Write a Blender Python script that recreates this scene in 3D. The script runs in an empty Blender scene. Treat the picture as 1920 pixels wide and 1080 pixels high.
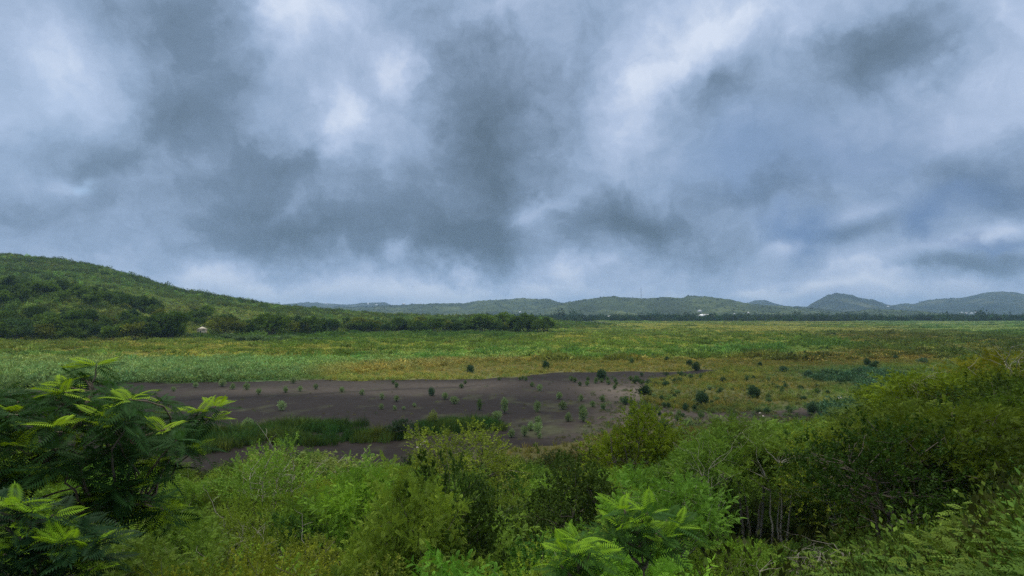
import bpy, math
import numpy as np
R = math.radians
S = bpy.context.scene
COL = S.collection
rng = np.random.default_rng(11)

# ------------------------------------------------------------------ camera
FPX, EYE, HOR = 1251.0, 12.0, 590.0          # focal length in photo pixels, eye height over the plain, horizon row
PITCH = math.atan((HOR - 540.0) / FPX)
cam_d = bpy.data.cameras.new("camera"); cam = bpy.data.objects.new("camera", cam_d); COL.objects.link(cam)
cam.location = (0, 0, EYE); cam.rotation_euler = (R(90) + PITCH, 0, 0)
cam_d.sensor_width = 36.0; cam_d.lens = 36.0 * FPX / 1920.0
cam_d.clip_start = 0.1; cam_d.clip_end = 40000.0
S.camera = cam

# ------------------------------------------------------------------ light
SUN_EL, SUN_AZ = 58.0, -25.0                 # degrees; azimuth from +Y (view direction) towards +X
sun_d = bpy.data.lights.new("sun", 'SUN'); sun = bpy.data.objects.new("sun", sun_d); COL.objects.link(sun)
sun_d.energy = 1.5; sun_d.angle = R(26); sun_d.color = (1.0, 0.94, 0.84)
sun.rotation_euler = (R(90 - SUN_EL), 0, R(180 - SUN_AZ))
S.view_settings.view_transform = 'Standard'; S.view_settings.look = 'None'
S.view_settings.exposure = 0.0; S.view_settings.gamma = 1.0; S.view_settings.use_curve_mapping = False
S.cycles.max_bounces = 6; S.cycles.diffuse_bounces = 3; S.cycles.glossy_bounces = 1
S.cycles.transmission_bounces = 3; S.cycles.volume_bounces = 1; S.cycles.transparent_max_bounces = 8
S.cycles.use_denoising = False; S.cycles.use_adaptive_sampling = False

def lin(c):
    return tuple(((v / 255.0) / 12.92 if v / 255.0 <= 0.04045 else ((v / 255.0 + 0.055) / 1.055) ** 2.4) for v in c)

class NT:
    """short-hand for building node trees"""
    def __init__(self, t): self.t = t
    def n(self, typ, **kw):
        o = self.t.nodes.new(typ)
        for k, v in kw.items(): setattr(o, k, v)
        return o
    def l(self, a, b): self.t.links.new(a, b)
    def put(self, sock, v):
        if isinstance(v, bpy.types.NodeSocket): self.t.links.new(v, sock)
        else: sock.default_value = v
    def m(self, op, a, b=0.0, c=0.0, clamp=False):
        o = self.n('ShaderNodeMath', operation=op, use_clamp=clamp)
        self.put(o.inputs[0], a); self.put(o.inputs[1], b); self.put(o.inputs[2], c)
        return o.outputs[0]
    def vm(self, op, a, b=(0, 0, 0), c=(0, 0, 0), out=0):
        o = self.n('ShaderNodeVectorMath', operation=op)
        self.put(o.inputs[0], a)
        if len(o.inputs) > 1: self.put(o.inputs[1], b)
        if op == 'MULTIPLY_ADD': self.put(o.inputs[2], c)
        return o.outputs[out]
    def noise(self, v, scale, detail=4, rough=0.5, lac=2.0, dist=0.0, col=False, dim='3D'):
        o = self.n('ShaderNodeTexNoise', noise_dimensions=dim)
        o.inputs['Scale'].default_value = scale; o.inputs['Detail'].default_value = detail
        o.inputs['Roughness'].default_value = rough; o.inputs['Lacunarity'].default_value = lac
        o.inputs['Distortion'].default_value = dist
        if v is not None: self.l(v, o.inputs['Vector'])
        return o.outputs['Color' if col else 'Fac']
    def ramp(self, f, stops, interp='LINEAR'):
        o = self.n('ShaderNodeValToRGB'); cr = o.color_ramp; cr.interpolation = interp
        while len(cr.elements) < len(stops): cr.elements.new(0.5)
        for e, (p, c) in zip(cr.elements, stops):
            e.position = p; e.color = (c[0], c[1], c[2], 1)
        self.l(f, o.inputs[0]); return o.outputs[0]
    def mix(self, f, a, b, blend='MIX'):
        o = self.n('ShaderNodeMix', data_type='RGBA', blend_type=blend, clamp_factor=True)
        self.put(o.inputs[0], f)
        for s, v in ((o.inputs[6], a), (o.inputs[7], b)):
            self.put(s, v if isinstance(v, bpy.types.NodeSocket) else (v[0], v[1], v[2], 1))
        return o.outputs[2]

# ------------------------------------------------------------------ sky: cloud deck in the world, by direction
W = bpy.data.worlds.new("World"); S.world = W; W.use_nodes = True
W.node_tree.nodes.clear(); w = NT(W.node_tree)
tc = w.n('ShaderNodeTexCoord'); D = tc.outputs['Generated']
sep = w.n('ShaderNodeSeparateXYZ'); w.l(D, sep.inputs[0])
DX, DY, DZ = sep.outputs
az = w.m('ARCTAN2', DX, DY); el = w.m('ARCSINE', DZ)
comb = w.n('ShaderNodeCombineXYZ'); w.l(az, comb.inputs[0]); w.l(el, comb.inputs[1])
AE = comb.outputs[0]
# cloud-layer coordinates: things shrink and flatten towards the horizon
inv = w.m('DIVIDE', 1.0, w.m('ADD', w.m('MAXIMUM', DZ, 0.0), 0.34))
CP = w.vm('SCALE', D); w.l(inv, CP.node.inputs['Scale'])
warp1 = w.vm('SUBTRACT', w.noise(AE, 3.6, 3, 0.5, col=True), (0.5, 0.5, 0.5))
warp2 = w.vm('SUBTRACT', w.noise(AE, 9.0, 6, 0.60, col=True), (0.5, 0.5, 0.5))
AEw = w.vm('MULTIPLY_ADD', warp1, (0.12, 0.10, 0.0), AE)
AEw = w.vm('MULTIPLY_ADD', warp2, (0.13, 0.12, 0.0), AEw)

def pxdir(px, py):
    """azimuth and elevation of a direction seen in the photograph"""
    u, v = (px - 960.0) / FPX, (540.0 - py) / FPX
    y = math.cos(PITCH) - v * math.sin(PITCH); z = math.sin(PITCH) + v * math.cos(PITCH)
    return math.atan2(u, y), math.atan2(z, math.hypot(u, y))

def blobs(lst, start, vec=None):
    acc = start
    for (px, py, sx, sy, rot, amp) in lst:
        a, e = pxdir(px, py)
        k = math.cos(a) ** 1
        mp = w.n('ShaderNodeMapping', vector_type='TEXTURE')
        mp.inputs['Location'].default_value = (a, e, 0)
        mp.inputs['Rotation'].default_value = (0, 0, R(rot))
        mp.inputs['Scale'].default_value = (sx / FPX * k, sy / FPX * k, 1)
        w.l(vec or AEw, mp.inputs['Vector'])
        d = w.vm('DOT_PRODUCT', mp.outputs[0], mp.outputs[0], out=1)
        acc = w.m('MULTIPLY_ADD', w.m('POWER', 0.36788, d), amp, acc)
    return acc

f1 = w.noise(CP, 3.2, 8, 0.58, dist=0.25)
f2 = w.noise(AEw, 7.0, 10, 0.63)
bil = w.m('ABSOLUTE', w.m('SUBTRACT', w.noise(AEw, 10.0, 6, 0.55), 0.5))      # billows with soft creases
val = w.m('MULTIPLY_ADD', w.m('SUBTRACT', f1, 0.5), 0.42, 0.535)
val = w.m('MULTIPLY_ADD', w.m('SUBTRACT', f2, 0.5), 0.66, val)
val = w.m('MULTIPLY_ADD', w.m('SUBTRACT', bil, 0.09), 0.55, val)
val = blobs([
    # dark bellies
    (400, 100, 85, 140, 0, -.27), (250, 260, 130, 60, 38, -.20), (330, 230, 60, 60, 0, -.14), (555, 305, 115, 48, -8, -.42),
    (905, 300, 80, 120, 0, -.38), (950, 140, 150, 120, 0, -.16), (840, 90, 60, 90, 0, -.12), (960, 350, 90, 45, 0, -.16),
    (640, 420, 190, 52, -6, -.30), (860, 445, 105, 46, 0, -.42), (760, 390, 120, 60, 0, -.12), (490, 430, 130, 45, 0, -.22),
    (1120, 400, 95, 42, 5, -.38), (1225, 412, 70, 26, 0, -.30), (1660, 92, 115, 62, 0, -.40), (1325, 165, 58, 62, 40, -.24),
    (1430, 370, 130, 38, 0, -.22), (1220, 450, 220, 40, 0, -.12), (90, 390, 170, 70, 0, -.14), (1600, 440, 60, 34, 20, -.16),
    (1830, 490, 120, 26, 0, -.18), (1850, 330, 90, 60, 0, -.16), (420, 330, 90, 60, 0, -.14),
    # bright gaps
    (505, 60, 60, 90, 0, .34), (590, 30, 90, 45, 0, .34), (625, 175, 40, 60, 0, .40), (745, 130, 62, 55, 0, .36),
    (655, 225, 34, 50, 0, .30), (700, 260, 80, 70, 0, .14), (1290, 55, 110, 70, 25, .34), (1430, 40, 190, 60, 0, .28),
    (1210, 190, 40, 90, -15, .32), (1160, 270, 40, 70, 0, .22), (140, 150, 150, 80, 0, .17), (40, 70, 110, 120, 0, .15),
    (1890, 60, 110, 140, 0, .22), (1830, 210, 130, 60, 0, .12), (765, 462, 26, 18, 0, .34), (540, 395, 60, 20, 20, .16),
    (930, 15, 120, 30, 0, .25), (1000, 420, 60, 36, 0, .10), (1010, 385, 90, 16, 25, .2),
    (960, 580, 2600, 62, 0, .30), (420, 530, 300, 26, 0, .22), (880, 540, 220, 30, 0, .25), (1060, 500, 60, 22, 0, .22), (1440, 552, 70, 14, 0, .14),
    (1640, 522, 80, 10, 0, .14), (1700, 548, 260, 16, 0, .12), (130, 345, 45, 30, 0, .12), (1460, 478, 40, 14, 0, .10)], val)
AEs = w.vm('MULTIPLY_ADD', warp2, (0.05, 0.035, 0.0), AE)
val = blobs([(1600, 405, 55, 16, 14, .24), (1600, 440, 55, 18, 6, -.16), (1475, 466, 28, 12, 0, .22), (1790, 455, 110, 15, 8, .24), (1800, 492, 120, 16, 0, -.14), (1890, 430, 60, 14, 10, .16),
             (1050, 505, 34, 12, 0, .2), (1140, 490, 24, 10, 20, .16), (1400, 548, 50, 8, 0, .22), (1560, 530, 120, 9, 0, .12), (120, 350, 40, 22, 0, .18)], val, AEs)
val = w.m('MINIMUM', w.m('MAXIMUM', val, 0.02), 1.0)
cloud = w.ramp(val, [(0.0, lin((90, 109, 127))), (0.28, lin((114, 135, 159))), (0.5, lin((147, 169, 198))),
                     (0.74, lin((178, 196, 224))), (1.0, lin((214, 225, 243)))])
# mauve cast of the thick cloud in the middle, blue cast to both sides
mauve = blobs([(1000, 140, 190, 160, 0, .8), (760, 80, 200, 100, 0, .5), (860, 330, 130, 120, 0, .35)], 0.0)
cloud = w.mix(w.m('MULTIPLY', mauve, 0.30), cloud, w.mix(1.0, cloud, (1.06, 0.985, 0.97), 'MULTIPLY'))
holes = blobs([(1510, 445, 75, 32, -25, .72), (1770, 372, 130, 40, 12, .50), (1715, 430, 36, 36, 0, .55), (1850, 445, 70, 14, 0, .5),
               (1530, 285, 210, 80, 0, .42), (165, 346, 24, 16, 0, .4), (1380, 300, 90, 90, 0, .18), (60, 230, 160, 120, 0, .12)], 0.0)
holes = w.m('MULTIPLY', holes, w.m('MULTIPLY_ADD', f2, 1.6, 0.1), clamp=True)
sky = w.n('ShaderNodeTexSky', sky_type='NISHITA', sun_disc=False)
sky.sun_elevation = R(SUN_EL); sky.sun_rotation = R(SUN_AZ); sky.air_density = 1.0; sky.dust_density = 1.5; sky.ozone_density = 2.0
w.l(w.vm('NORMALIZE', w.vm('ADD', D, (0, 0, 0.9))), sky.inputs[0])
skyc = w.mix(1.0, sky.outputs[0], (0.042, 0.064, 0.084), 'MULTIPLY')
skyv = w.mix(holes, cloud, skyc)
# an overcast sky is brighter towards the zenith
up = w.m('MAXIMUM', w.m('SUBTRACT', DZ, 0.43), 0.0)
skyv = w.mix(w.m('MULTIPLY', up, 3.0, clamp=True), skyv, (0.47, 0.455, 0.42))
lift = w.m('MULTIPLY_ADD', up, 5.0, 1.0)
bg = w.n('ShaderNodeBackground'); w.l(skyv, bg.inputs[0]); w.l(lift, bg.inputs[1])
wo = w.n('ShaderNodeOutputWorld'); w.l(bg.outputs[0], wo.inputs[0])
W.cycles.sampling_method = 'MANUAL'; W.cycles.sample_map_resolution = 512

# ------------------------------------------------------------------ helpers
def pxray(px, py):
    u, v = (px - 960.0) / FPX, (540.0 - py) / FPX
    return u, math.cos(PITCH) - v * math.sin(PITCH), math.sin(PITCH) + v * math.cos(PITCH)
def gp(px, py, z=0.0):
    """the point of the level z that is seen at this pixel"""
    x, y, dz = pxray(px, py); t = (z - EYE) / dz
    return x * t, y * t
def at(px, py, Y):
    x, y, dz = pxray(px, py); t = Y / y
    return x * t, Y, EYE + dz * t
def topix(x, y, z=0.0):
    c, s = math.cos(PITCH), math.sin(PITCH)
    dz = z - EYE; d = y * c + dz * s; h = -y * s + dz * c
    return 960 + FPX * x / d, 540 - FPX * h / d

def hash2(ix, iy, seed):
    h = (ix.astype(np.int64) * 374761393 + iy.astype(np.int64) * 668265263 + seed * 974634777) & 0x7fffffff
    h = ((h ^ (h >> 13)) * 1274126177) & 0x7fffffff
    return ((h ^ (h >> 16)) & 0xffff) / 65535.0
def vnoise(x, y, seed=0):
    x = np.asarray(x, float); y = np.asarray(y, float)
    ix = np.floor(x); iy = np.floor(y); fx = x - ix; fy = y - iy
    fx = fx * fx * (3 - 2 * fx); fy = fy * fy * (3 - 2 * fy)
    a = hash2(ix, iy, seed); b = hash2(ix + 1, iy, seed); c = hash2(ix, iy + 1, seed); d = hash2(ix + 1, iy + 1, seed)
    return (a * (1 - fx) + b * fx) * (1 - fy) + (c * (1 - fx) + d * fx) * fy
def fbm(x, y, oct=4, seed=0):
    s = 0; a = 0.5; n = 0
    for i in range(oct):
        s = s + a * vnoise(np.asarray(x) * 2 ** i, np.asarray(y) * 2 ** i, seed + i); n += a; a *= 0.5
    return s / n

def mesh(name, V, Fq, mats=(), attrs=None, smooth=False, fmat=None):
    """V (n,3), Fq (m,3|4) or a list of such arrays"""
    V = np.asarray(V, np.float32); fs = Fq if isinstance(Fq, list) else [Fq]
    me = bpy.data.meshes.new(name)
    me.vertices.add(len(V)); me.vertices.foreach_set('co', V.ravel())
    loops = np.concatenate([np.asarray(f, np.int32).ravel() for f in fs])
    tot = np.concatenate([np.full(len(f), f.shape[1], np.int32) for f in fs])
    me.loops.add(len(loops)); me.loops.foreach_set('vertex_index', loops)
    me.polygons.add(len(tot)); me.polygons.foreach_set('loop_start', np.concatenate([[0], np.cumsum(tot)[:-1]]).astype(np.int32))
    me.polygons.foreach_set('loop_total', tot)
    if smooth: me.polygons.foreach_set('use_smooth', np.ones(len(tot), bool))
    for m_ in mats: me.materials.append(m_)
    if fmat is not None: me.polygons.foreach_set('material_index', np.asarray(fmat, np.int32))
    for k, a in (attrs or {}).items():
        a = np.asarray(a, np.float32)
        if a.ndim == 1: me.attributes.new(k, 'FLOAT', 'POINT').data.foreach_set('value', a)
        else:
            me.attributes.new(k, 'FLOAT_COLOR', 'POINT').data.foreach_set('color', np.c_[a, np.ones(len(a), np.float32)].ravel())
    me.update(); me.validate()
    return me

def tag(o, label=None, cat=None, group=None, kind=None):
    if label: o['label'] = label
    if cat: o['category'] = cat
    if group: o['group'] = group
    if kind: o['kind'] = kind
    return o
def obj(name, me, parent=None, loc=None):
    o = bpy.data.objects.new(name, me); COL.objects.link(o)
    if parent: o.parent = parent
    if loc is not None: o.location = loc
    return o
def empty(name, loc=(0, 0, 0)):
    o = bpy.data.objects.new(name, None); COL.objects.link(o); o.location = loc; o.empty_display_size = 0.3
    return o

class MB:
    """collects pieces of one mesh, each with a float attribute 'lt' per vertex and a material index"""
    def __init__(self): self.V = []; self.F = []; self.L = []; self.M = []; self.n = 0
    def add(self, V, Fq, lt=0.5, mi=0):
        V = np.asarray(V, float); Fq = np.asarray(Fq, int)
        self.V.append(V); self.F.append(Fq + self.n); self.n += len(V)
        self.L.append(np.full(len(V), lt) if np.isscalar(lt) else np.asarray(lt)); self.M.append(np.full(len(Fq), mi))
    def inst(self, tpl, P, Rm, Sc, lt, mi=0):
        """many placed copies of a template (V, F)"""
        V, Fq = tpl; P = np.asarray(P, float); k = len(P)
        if k == 0: return
        X = np.einsum('kij,nj->kni', Rm, V) * np.asarray(Sc).reshape(k, -1)[:, None, :] + P[:, None, :]
        G = (Fq[None] + (np.arange(k) * len(V))[:, None, None]).reshape(-1, Fq.shape[1])
        self.add(X.reshape(-1, 3), G, np.repeat(np.asarray(lt) * np.ones(k), len(V)), mi)
    def tube(self, pts, rad, sides=4, lt=0.5, mi=0):
        pts = np.asarray(pts, float); n = len(pts); rad = np.asarray(rad, float) * np.ones(n)
        t = np.gradient(pts, axis=0); t /= np.linalg.norm(t, axis=1)[:, None] + 1e-9
        ref = np.where(np.abs(t[:, 2:3]) > 0.9, [[1., 0, 0]], [[0, 0, 1.]])
        a = np.cross(t, ref); a /= np.linalg.norm(a, axis=1)[:, None] + 1e-9; b = np.cross(t, a)
        th = np.linspace(0, 2 * np.pi, sides, endpoint=False)
        V = pts[:, None] + rad[:, None, None] * (np.cos(th)[None, :, None] * a[:, None] + np.sin(th)[None, :, None] * b[:, None])
        i, j = np.meshgrid(np.arange(n - 1), np.arange(sides), indexing='ij'); j2 = (j + 1) % sides
        Fq = np.stack([i * sides + j, i * sides + j2, (i + 1) * sides + j2, (i + 1) * sides + j], -1).reshape(-1, 4)
        self.add(V.reshape(-1, 3), Fq, lt, mi)
    def box(self, x0, x1, y0, y1, z0, z1, mi=0):
        V = np.array([(x, y, z) for z in (z0, z1) for y in (y0, y1) for x in (x0, x1)], float)
        self.add(V, [(0, 2, 3, 1), (4, 5, 7, 6), (0, 1, 5, 4), (2, 6, 7, 3), (0, 4, 6, 2), (1, 3, 7, 5)], .5, mi)
    def build(self, name, mats, smooth=False):
        q = [f for f in self.F if f.shape[1] == 4]; t = [f for f in self.F if f.shape[1] == 3]
        fs, fm = [], []
        if q: fs.append(np.concatenate(q)); fm.append(np.concatenate([m_ for f, m_ in zip(self.F, self.M) if f.shape[1] == 4]))
        if t: fs.append(np.concatenate(t)); fm.append(np.concatenate([m_ for f, m_ in zip(self.F, self.M) if f.shape[1] == 3]))
        return mesh(name, np.concatenate(self.V), fs, mats, {'lt': np.concatenate(self.L)}, smooth, np.concatenate(fm))

def frames(d, rg, roll=0.4):
    """rotation matrices whose x axis is d and whose z axis points up as far as it can"""
    d = np.asarray(d, float); d = d / (np.linalg.norm(d, axis=1)[:, None] + 1e-9); k = len(d)
    up = np.array([0, 0, 1.0]) + rg.normal(0, roll, (k, 3))
    y = np.cross(up, d); y /= np.linalg.norm(y, axis=1)[:, None] + 1e-9
    z = np.cross(d, y)
    return np.stack([d, y, z], -1)

# ------------------------------------------------------------------ materials
def leaf_mat(name, source, young=None, spread=(0.62, 1.38), gloss=0.6, trans=0.26, spec=0.08, jitter=0.25):
    """source: 'OBJ' colour of the plant, 'INST' colour of the instanced plant; lt varies it leaf by leaf"""
    m_ = bpy.data.materials.new(name); m_.use_nodes = True; t = m_.node_tree; t.nodes.clear(); g = NT(t)
    lt = g.n('ShaderNodeAttribute', attribute_name='lt').outputs['Fac']
    oi = g.n('ShaderNodeObjectInfo')
    if source == 'OBJ': base = oi.outputs['Color']
    else: base = g.n('ShaderNodeAttribute', attribute_name='tint', attribute_type='INSTANCER').outputs['Color']
    k = g.m('MULTIPLY_ADD', lt, spread[1] - spread[0], spread[0])
    if jitter: k = g.m('MULTIPLY', k, g.m('MULTIPLY_ADD', oi.outputs['Random'], jitter, 1 - jitter / 2))
    cc = g.n('ShaderNodeCombineColor'); [g.l(k, cc.inputs[i]) for i in range(3)]
    c = g.mix(1.0, base, cc.outputs[0], 'MULTIPLY')
    if young is not None:
        yf = g.m('MULTIPLY', g.m('SUBTRACT', lt, 0.72), 6.0, clamp=True)
        c = g.mix(yf, c, young)
    else:
        yf = g.m('MULTIPLY', g.m('SUBTRACT', lt, 0.6), 0.8, clamp=True)
        c = g.mix(yf, c, g.mix(1.0, c, (1.35, 1.1, 0.6), 'MULTIPLY'))
    p = g.n('ShaderNodeBsdfPrincipled'); g.l(c, p.inputs['Base Color'])
    p.inputs['Roughness'].default_value = gloss; p.inputs['Specular IOR Level'].default_value = spec
    tr = g.n('ShaderNodeBsdfTranslucent'); g.l(g.mix(1.0, c, (1.15, 1.1, 0.65), 'MULTIPLY'), tr.inputs[0])
    mx = g.n('ShaderNodeMixShader'); mx.inputs[0].default_value = trans
    g.l(p.outputs[0], mx.inputs[1]); g.l(tr.outputs[0], mx.inputs[2])
    o = g.n('ShaderNodeOutputMaterial'); g.l(mx.outputs[0], o.inputs[0])
    return m_

def noise_mat(name, stops, scale, detail=6, rough=0.9, bump=0.0, bscale=None, vec='Object', stretch=(1, 1, 1), spec=0.2, attr=None):
    m_ = bpy.data.materials.new(name); m_.use_nodes = True; t = m_.node_tree; t.nodes.clear(); g = NT(t)
    tcn = g.n('ShaderNodeTexCoord'); v = g.vm('MULTIPLY', tcn.outputs[vec], stretch)
    f = g.noise(v, scale, detail, 0.6)
    c = g.ramp(f, stops)
    if attr:
        a = g.n('ShaderNodeAttribute', attribute_name=attr).outputs['Color']
        k = g.m('MULTIPLY_ADD', f, 1.3, 0.35)
        cc = g.n('ShaderNodeCombineColor'); [g.l(k, cc.inputs[i]) for i in range(3)]
        c = g.mix(1.0, a, cc.outputs[0], 'MULTIPLY')
    p = g.n('ShaderNodeBsdfPrincipled'); g.l(c, p.inputs['Base Color']); p.inputs['Roughness'].default_value = rough
    p.inputs['Specular IOR Level'].default_value = spec
    if bump:
        b = g.n('ShaderNodeBump'); b.inputs['Strength'].default_value = 1.0; b.inputs['Distance'].default_value = bump
        g.l(g.noise(v, bscale or scale * 3, 6, 0.65), b.inputs['Height']); g.l(b.outputs[0], p.inputs['Normal'])
    o = g.n('ShaderNodeOutputMaterial'); g.l(p.outputs[0], o.inputs[0])
    return m_

KV = 1.0   # photo colour -> base colour of vegetation
M_leaf = leaf_mat('leaf', 'OBJ')
M_leaf_i = leaf_mat('leaf_ground', 'INST', trans=0.15, jitter=0.3, spec=0.05)
M_flam = leaf_mat('flamboyant_leaf', 'OBJ', young=(0.260, 0.420, 0.020), spread=(0.55, 1.25), gloss=0.6, trans=0.30, spec=0.04, jitter=0.0)
M_flam2 = leaf_mat('flamboyant_young_leaf', 'OBJ', young=(0.230, 0.420, 0.022), spread=(0.6, 1.3), gloss=0.55, trans=0.36, spec=0.06, jitter=0.0)
M_bark = noise_mat('bark', [(0.3, (0.075, 0.062, 0.046)), (0.7, (0.19, 0.165, 0.13))], 14, bump=0.01)
M_limb = noise_mat('limb_bark', [(0.3, (0.13, 0.098, 0.068)), (0.7, (0.24, 0.19, 0.14))], 10, bump=0.01)
M_pale = noise_mat('pale_bark', [(0.3, (0.28, 0.25, 0.20)), (0.7, (0.48, 0.44, 0.37))], 14, bump=0.01)
M_dead = noise_mat('dead_wood', [(0.3, (0.17, 0.15, 0.125)), (0.7, (0.33, 0.30, 0.26))], 14, bump=0.01)
M_slope = noise_mat('slope_soil', [(0.3, (0.030, 0.035, 0.014)), (0.55, (0.045, 0.055, 0.02)), (0.75, (0.075, 0.068, 0.035))], 0.5, bump=0.05, attr='zone')

# ------------------------------------------------------------------ terrain
def ground_z(x, y):
    x = np.asarray(x, float); y = np.asarray(y, float)
    t = y - np.where(x > 0, 0.9 * x / (1 + (np.maximum(y, 0) / 80) ** 2), 0.12 * x)
    t = np.maximum(t, 0)
    z = np.maximum(10.35 * np.exp(-t / 14.0) - 0.2, 0.0)
    bump = (fbm(x * 0.25, y * 0.25, 3, 5) - 0.5) * 0.8
    return z + bump * np.clip(z / 2.0, 0, 1)

HP = np.array([(-900, 440), (-500, 452), (-250, 460), (-100, 466), (0, 473), (75, 480), (160, 493), (245, 513), (310, 535), (380, 549), (450, 560),
               (500, 569), (560, 575), (620, 580), (700, 585), (760, 588), (900, 591.5), (1000, 594), (1080, 600), (1160, 606)], float)
YR = 760.0
def hill_z(x, y):
    x = np.asarray(x, float); y = np.asarray(y, float)
    px = 960 + FPX * x / np.maximum(y, 1.0)
    top = EYE + (HOR - np.interp(px, HP[:, 0], HP[:, 1])) / FPX * YR - 2.4
    y0 = np.interp(px, [-900, 0, 330, 600, 900, 1160], [300, 305, 320, 400, 450, 560])
    s = np.clip((y - y0) / (YR - y0), -0.3, 1.0)
    f = np.where(s > 0, np.abs(s) ** 1.05, 0.0)
    back = np.clip((y - YR) / 620.0, 0, 1)
    f = f * (0.5 + 0.5 * np.cos(np.pi * back))
    spur = 9.0 * np.exp(-((px - 70) / 190.0) ** 2 - ((y - 395) / 55.0) ** 2)
    n = (fbm(x * 0.012, y * 0.012, 4, 9) - 0.5) * 9.0 * np.clip(s * 3, 0, 1) * np.clip(top / 40, 0.15, 1) * np.clip((0.93 - s) * 8, 0.12, 1)
    return np.maximum(np.where((s > 0) & (top > 0), top * f + spur * np.clip(s * 6, 0, 1) + n, -1.5 + s), -1.5) * np.where(back >= 1, 0, 1) - np.where(back >= 1, 1.5, 0)
def land_z(x, y): return np.maximum(ground_z(x, y), hill_z(x, y))

def grid(xs, ys):
    X, Y = np.meshgrid(xs, ys); nx, ny = len(xs), len(ys)
    i, j = np.meshgrid(np.arange(ny - 1), np.arange(nx - 1), indexing='ij')
    Fq = np.stack([i * nx + j, i * nx + j + 1, (i + 1) * nx + j + 1, (i + 1) * nx + j], -1).reshape(-1, 4)
    return X, Y, Fq

# colours of the plain's vegetation, shading between the plants included, where it stands (looked up by ground point, expressed as photo positions)
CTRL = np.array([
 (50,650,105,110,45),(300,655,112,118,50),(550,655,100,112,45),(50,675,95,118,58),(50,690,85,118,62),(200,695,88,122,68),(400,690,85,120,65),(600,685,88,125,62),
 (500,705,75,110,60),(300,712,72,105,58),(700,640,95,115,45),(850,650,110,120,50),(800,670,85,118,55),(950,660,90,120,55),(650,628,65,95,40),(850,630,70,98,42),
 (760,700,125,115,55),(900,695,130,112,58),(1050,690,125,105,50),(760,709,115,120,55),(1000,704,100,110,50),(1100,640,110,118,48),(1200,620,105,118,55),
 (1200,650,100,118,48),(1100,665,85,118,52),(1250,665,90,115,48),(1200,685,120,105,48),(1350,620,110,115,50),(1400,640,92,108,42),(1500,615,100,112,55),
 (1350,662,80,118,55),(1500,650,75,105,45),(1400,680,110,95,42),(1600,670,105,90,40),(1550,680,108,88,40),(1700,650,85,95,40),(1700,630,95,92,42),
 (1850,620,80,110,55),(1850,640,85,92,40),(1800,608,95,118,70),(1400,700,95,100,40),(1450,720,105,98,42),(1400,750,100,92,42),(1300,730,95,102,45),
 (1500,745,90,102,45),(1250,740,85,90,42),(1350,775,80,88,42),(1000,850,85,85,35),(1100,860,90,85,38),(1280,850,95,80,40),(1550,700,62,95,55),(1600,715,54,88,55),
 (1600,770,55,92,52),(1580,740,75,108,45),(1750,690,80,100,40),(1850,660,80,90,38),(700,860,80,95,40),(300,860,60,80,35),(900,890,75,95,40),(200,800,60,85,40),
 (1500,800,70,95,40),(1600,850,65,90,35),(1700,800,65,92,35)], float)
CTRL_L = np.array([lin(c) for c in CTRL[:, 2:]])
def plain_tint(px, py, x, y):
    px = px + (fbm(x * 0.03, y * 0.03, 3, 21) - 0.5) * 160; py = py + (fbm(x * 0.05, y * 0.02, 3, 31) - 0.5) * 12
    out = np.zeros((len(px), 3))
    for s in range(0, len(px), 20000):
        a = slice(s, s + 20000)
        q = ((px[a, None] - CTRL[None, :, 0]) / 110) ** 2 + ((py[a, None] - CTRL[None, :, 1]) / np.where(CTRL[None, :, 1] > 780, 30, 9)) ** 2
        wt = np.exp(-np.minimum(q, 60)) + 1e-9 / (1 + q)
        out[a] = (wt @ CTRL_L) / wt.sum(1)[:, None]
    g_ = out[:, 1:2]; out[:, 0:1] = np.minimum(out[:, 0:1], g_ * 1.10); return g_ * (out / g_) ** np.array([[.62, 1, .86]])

# ------------------------------------------------------------------ ground sheet
def spaced(a, b, n, k):
    t = np.linspace(-1, 1, n); s = np.sinh(k * t) / np.sinh(k)
    return np.where(s < 0, -a * s, b * s) * np.where(s < 0, -1, 1) * np.where(s < 0, -1, 1) if False else np.where(s < 0, s * a, s * b)
xs = spaced(7000, 7000, 261, 6.5); ys = np.concatenate([np.linspace(-300, -20, 8), np.linspace(-16, 60, 150), 60 + (np.linspace(0, 1, 120)[1:] ** 3) * 9000])
X, Y, Fq = grid(xs, ys)
Z = ground_z(X, Y)
PXg, PYg = topix(X.ravel(), np.maximum(Y.ravel(), 4.0), 0.0)
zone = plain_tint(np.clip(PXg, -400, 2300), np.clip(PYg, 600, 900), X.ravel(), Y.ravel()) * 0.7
near = np.clip(Z.ravel() / 0.6, 0, 1)[:, None]
zone = zone * (1 - near) + near * np.array([[0.040, 0.046, 0.020]])
ground = obj('ground', mesh('ground', np.c_[X.ravel(), Y.ravel(), Z.ravel()], Fq, [M_slope], {'zone': zone}, True))
tag(ground, 'flat green marsh plain running to the hills, with a bank sloping down to it', kind='structure')

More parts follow.
